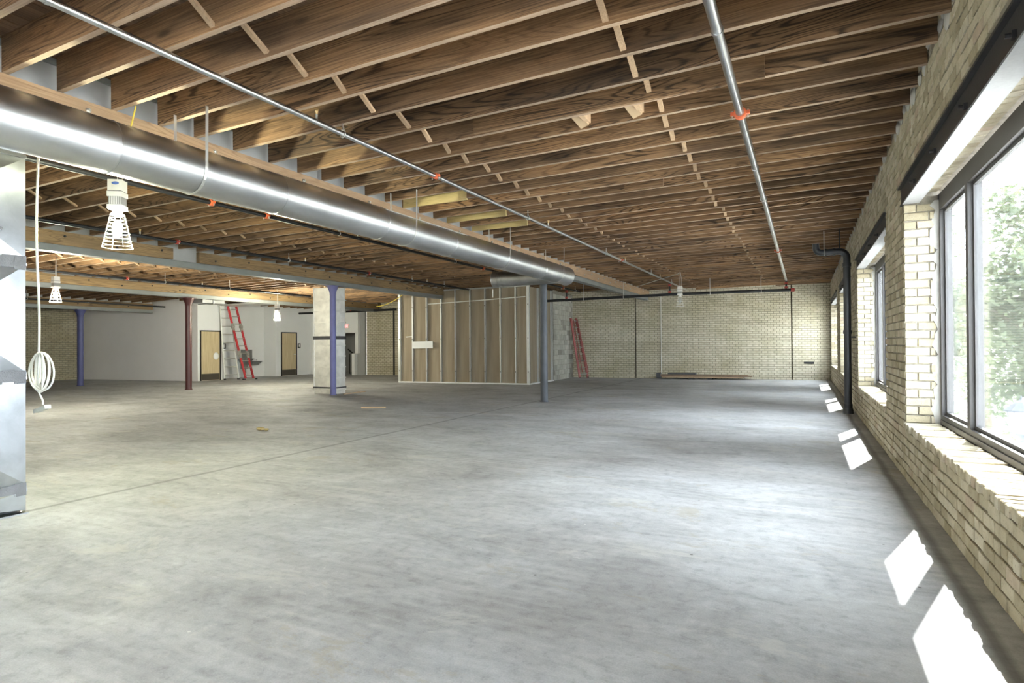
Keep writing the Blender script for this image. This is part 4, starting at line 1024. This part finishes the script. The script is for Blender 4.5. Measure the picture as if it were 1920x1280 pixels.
MB().tube([(-6.17, 3.50, 3.15), (-6.168, 3.46, 3.30), (-6.17, 3.36, 3.50), (-6.17, 3.35, 3.60)], .005, 6).build('hanger_wire', 'chrome', bpy.data.objects['work_light'])
work_light((-14.62, 7.0, 2.96), .70, 'small lit caged work light at left near the navy post', True, True, hang=.5)
work_light((-16.64, 14.81, 2.91), .73, 'lit caged work light between the red ladder and foil riser', True, True, hang=.55)
work_light((-3.373, 18.324, 3.17), .78, 'unlit caged work light in front of the end wall', False, True, hang=.46)

# ------------------------------------------------------------------ cords
def wave(a, b, n, amp, sag=0.0):
    a, b = Vector(a), Vector(b); out = []
    for i in range(n+1):
        f = i/n; p = a.lerp(b, f); out.append(p+Vector((math.sin(f*9)*amp, math.cos(f*7)*amp*.6, -sag*4*f*(1-f))))
    return out
t = thing('coiled_cable', (-6.37, 2.9, .80), 'white extension cord hanging with a coiled loop beside the left riser', 'cord')
MB().tube(wave((-6.365, 2.9, 3.585), (-6.355, 2.9, 1.36), 18, .010), .0105, 8).build('hanging_run', 'white_cord', t, True)
q = MB()
for k_ in range(7):
    tilt = (-.5, .35, -.15, .6, .1, -.3, .45)[k_]; rx = (.062, .090, .078, .105, .070, .097, .085)[k_]; hh_ = (.150, .168, .172, .176, .160, .145, .182)[k_]; pts = []
    for i in range(25):
        a_ = 2*math.pi*i/24; pts.append(Vector((-6.40+rx+(rx*math.sin(a_)+.012*math.sin(2*a_+k_))*math.cos(tilt), 2.9+rx*math.sin(a_)*math.sin(tilt), 1.36-hh_*(1-math.cos(a_)))))
    q.tube(pts, .0085, 7)
tag(q.build('coil', 'white_cord', t, True), kind='stuff')
MB().tube(wave((-6.355, 2.9, 1.12), (-6.29, 2.9, .88), 8, .01), .0085, 7).build('tail_end', 'white_cord', t, True)
MB().bar((-6.39, 2.9, .815), (-6.19, 2.9, .865), .05, .035).build('plug_block', 'white_plastic', t)
tag(MB().tube([Vector(p) for p in ((-6.20, 2.72, 3.46), (-6.05, 2.82, 3.30), (-5.93, 2.92, 3.18), (-5.74, 2.98, 3.165), (-5.5, 3.06, 3.18), (-5.38, 3.16, 3.34), (-5.36, 3.20, 3.57))], .007, 7).build('yellow_cable', 'yellow_cord', smooth=True), 'thin yellow cable draped over the duct at upper left', 'cable')
tag(MB().tube(wave((-5.75, 2.6, 3.15), (-6.02, 3.30, 3.17), 6, .006)+wave((-6.03, 3.62, 3.17), (-5.72, 5.6, 3.12), 10, .012, .03), .006, 6).build('lamp_wire', 'white_cord', smooth=True), 'white lamp wire running along the duct to the large work light', 'wire')
tag(MB().tube(wave((-16.0, 19.4, 3.06), (-13.2, 17.6, 3.36), 12, .01, .12), .014, 7).build('yellow_cable', 'yellow_cord', smooth=True), 'sagging yellow cable between foil riser and stud partition', 'cable')
tag(MB().tube(wave((-5.50, 21.4, 3.53), (-3.42, 18.4, 3.57), 10, .006, .0), .012, 7).build('lamp_wire', 'white_cord', smooth=True), 'pale wire from the beam end to the unlit work light', 'wire')

# ------------------------------------------------------------------ things lying about
t = thing('lumber_stack', (-3.5, 24.3, 0), 'low stack of old planks on a dolly along the end wall', 'lumber')
bk = lambda x: backy(x)-.42
def lean_plank(x0, x1, z0, z1, y0, y1, mat, nm='plank'):
    MB().hexa([(x0, backy(x0)-y0, z0), (x1, backy(x1)-y0, z0), (x1, backy(x1)-y1, z0), (x0, backy(x0)-y1, z0), (x0, backy(x0)-y0, z1), (x1, backy(x1)-y0, z1), (x1, backy(x1)-y1, z1), (x0, backy(x0)-y1, z1)]).build(nm, mat, t)
lean_plank(-5.15, -1.80, .11, .15, .62, .10, 'plank'); lean_plank(-5.2, -1.95, .152, .19, .55, .12, 'plank'); lean_plank(-4.9, -3.85, .192, .245, .50, .2, 'tape'); lean_plank(-5.1, -2.1, .075, .108, .60, .3, 'fresh')
lean_plank(-5.32, -5.16, .05, .25, .62, .40, 'tape', 'end_block')
for x in (-4.0, -3.3): lean_plank(x-.09, x+.09, 0, .075, .60, .35, 'black_trim', 'dolly_block')
tag(MB().box(-8.99, -8.45, 10.42, 10.50, 0, .03).build('wood_offcut', 'fresh'), 'short pale wood offcut lying on the concrete before the partition', 'offcut').rotation_euler = (0, 0, .55)
tag(MB().box(-12.95, -11.9, 13.4, 13.45, 0, .025).build('wood_strip', 'fresh'), 'thin wood strip on the floor beside the foil riser', 'offcut')
bpy.data.objects['wood_strip'].location = (-12.0, 13.55, 0); bpy.data.objects['wood_strip'].rotation_euler = (0, 0, R(96))
t = tag(MB().sphere((-8.15, 6.9, .03), .09, .05, .03, 8, 5).sphere((-8.05, 6.93, .02), .05, .04, .02, 8, 5).build('plaster_crumb', 'sister'), 'small yellowish crumb of debris on the left floor', 'debris')
t = tag(MB().box(-.0, .35, backy(.2)-.03, backy(.2)-.0, .62, .70).build('wall_vent', 'dark'), 'small dark slot low on the end wall at right', 'vent')
# white ceiling hatch panel and bulkhead box past the third beam
tag(MB().box(-22.2, -19.6, 16.6, 17.6, 3.16, 3.2).build('ceiling_panel', 'white_finish'), 'white drywall ceiling panel above the red ladder', 'panel')
t = thing('bulkhead_duct', (-19.9, 14.4, 3.0), 'short pale boxed duct hung beyond the red post', 'duct')
MB().box(-20.3, -19.5, 14.0, 14.9, 3.02, 3.2).build('duct_body', 'web', t); MB().box(-20.26, -20.24, 14.1, 14.8, 3.2, jz(-20.25)+.05).build('hanger_strap', 'stud', t); MB().box(-19.56, -19.54, 14.1, 14.8, 3.2, jz(-19.55)+.05).build('hanger_strap', 'stud', t); MB().box(-20.34, -19.46, 14.4, 14.44, 2.99, 3.23).build('seam_flange', 'stud', t)

# ------------------------------------------------------------------ outdoors
GZ = -3.6
m = MB().box(1.5, 80, -60, 120, GZ-.2, GZ); o = m.build('ground', 'pavement', base=(20, 20, GZ)); tag(o, 'pale pavement outside far below the windows', kind='structure')
def tree(x, y, r, zc, rz, n, label, seed):
    rnd = random.Random(seed)
    t = thing('street_tree', (x, y, GZ), label, 'tree', 'trees outside the windows')
    q = MB().tube([(x, y, GZ), (x+.1, y, GZ+2), (x, y+.1, zc), (x+.1, y, zc+rz*.6)], [.17, .14, .10, .03], 8)
    q.build('trunk', 'trunk', t, True)
    q = MB(); tips = []
    for k_ in range(16):
        a_ = rnd.uniform(0, 6.28); z0 = zc-rz*.6+rnd.random()*rz*1.0; rr = r*rnd.uniform(.6, .95); e = Vector((x+rr*math.cos(a_), y+rr*math.sin(a_), z0+rnd.uniform(.4, 1.2)))
        s_ = Vector((x, y, z0-.3)); q.tube([s_, s_.lerp(e, .5)+Vector((0, 0, .1)), e], [.05, .03, .01], 5); tips += [s_.lerp(e, f) for f in (.4, .6, .8, 1.0)]
    q.build('branches', 'trunk', t)
    q = MB()
    clumps = tips+[Vector((x+r*.9*rnd.gauss(0, .5), y+r*.9*rnd.gauss(0, .5), zc+rz*rnd.gauss(0, .45))) for _ in range(70)]
    for k_ in range(n):
        c = clumps[rnd.randrange(len(clumps))]+Vector((rnd.gauss(0, .28), rnd.gauss(0, .28), rnd.gauss(0, .24)))
        u = Vector((rnd.gauss(0, 1), rnd.gauss(0, 1), rnd.gauss(0, .6))).normalized(); v = u.cross(Vector((rnd.gauss(0, 1), rnd.gauss(0, 1), rnd.gauss(0, 1)))).normalized()
        sz = rnd.uniform(.06, .11); q.add([c-u*sz, c+v*sz*.55, c+u*sz, c-v*sz*.55], [(0, 1, 2, 3)])
    o = q.build('foliage', 'leaf', t); tag(o, kind='stuff')
tree(4.9, 17.5, 2.3, 2.2, 3.0, 14000, 'leafy tree outside the nearest window, behind the lantern', 1)
tree(5.6, 25.5, 2.8, 1.6, 3.6, 14000, 'leafy tree farther back seen through the narrow pane', 2)
tree(11.0, 40.0, 2.5, 1.2, 3.0, 7000, 'leafy tree at the right edge of the nearest window', 3)
lx, ly = 3.62, 14.0
t = thing('street_lantern', (lx, ly, GZ), 'black street lantern seen through the nearest window', 'lamp')
LZ = .30
MB().tube([(lx, ly, GZ), (lx, ly, GZ+.3), (lx, ly, -.72+LZ)], [.16, .09, .075], 12).build('post', 'lantern', t, True)
MB().tube([(lx, ly, -.72+LZ), (lx, ly, -.62+LZ), (lx, ly, -.60+LZ)], [.08, .17, .17], 8).build('base_cup', 'lantern', t)
MB().tube([(lx, ly, -.60+LZ), (lx, ly, -.20+LZ)], [.15, .20], 8).build('glass_body', 'lantern_glass', t)
q = MB()
for k_ in range(8):
    a_ = 2*math.pi*(k_)/8; q.bar((lx+.155*math.cos(a_), ly+.155*math.sin(a_), -.60+LZ), (lx+.205*math.cos(a_), ly+.205*math.sin(a_), -.20+LZ), .02, .02)
q.build('glazing_bars', 'lantern', t)
MB().tube([(lx, ly, -.20+LZ), (lx, ly, -.17+LZ), (lx, ly, -.02+LZ), (lx, ly, .02+LZ)], [.27, .27, .10, .03], 8).tube([(lx, ly, .0+LZ), (lx, ly, .10+LZ)], [.03, .01], 8).build('roof', 'lantern', t)
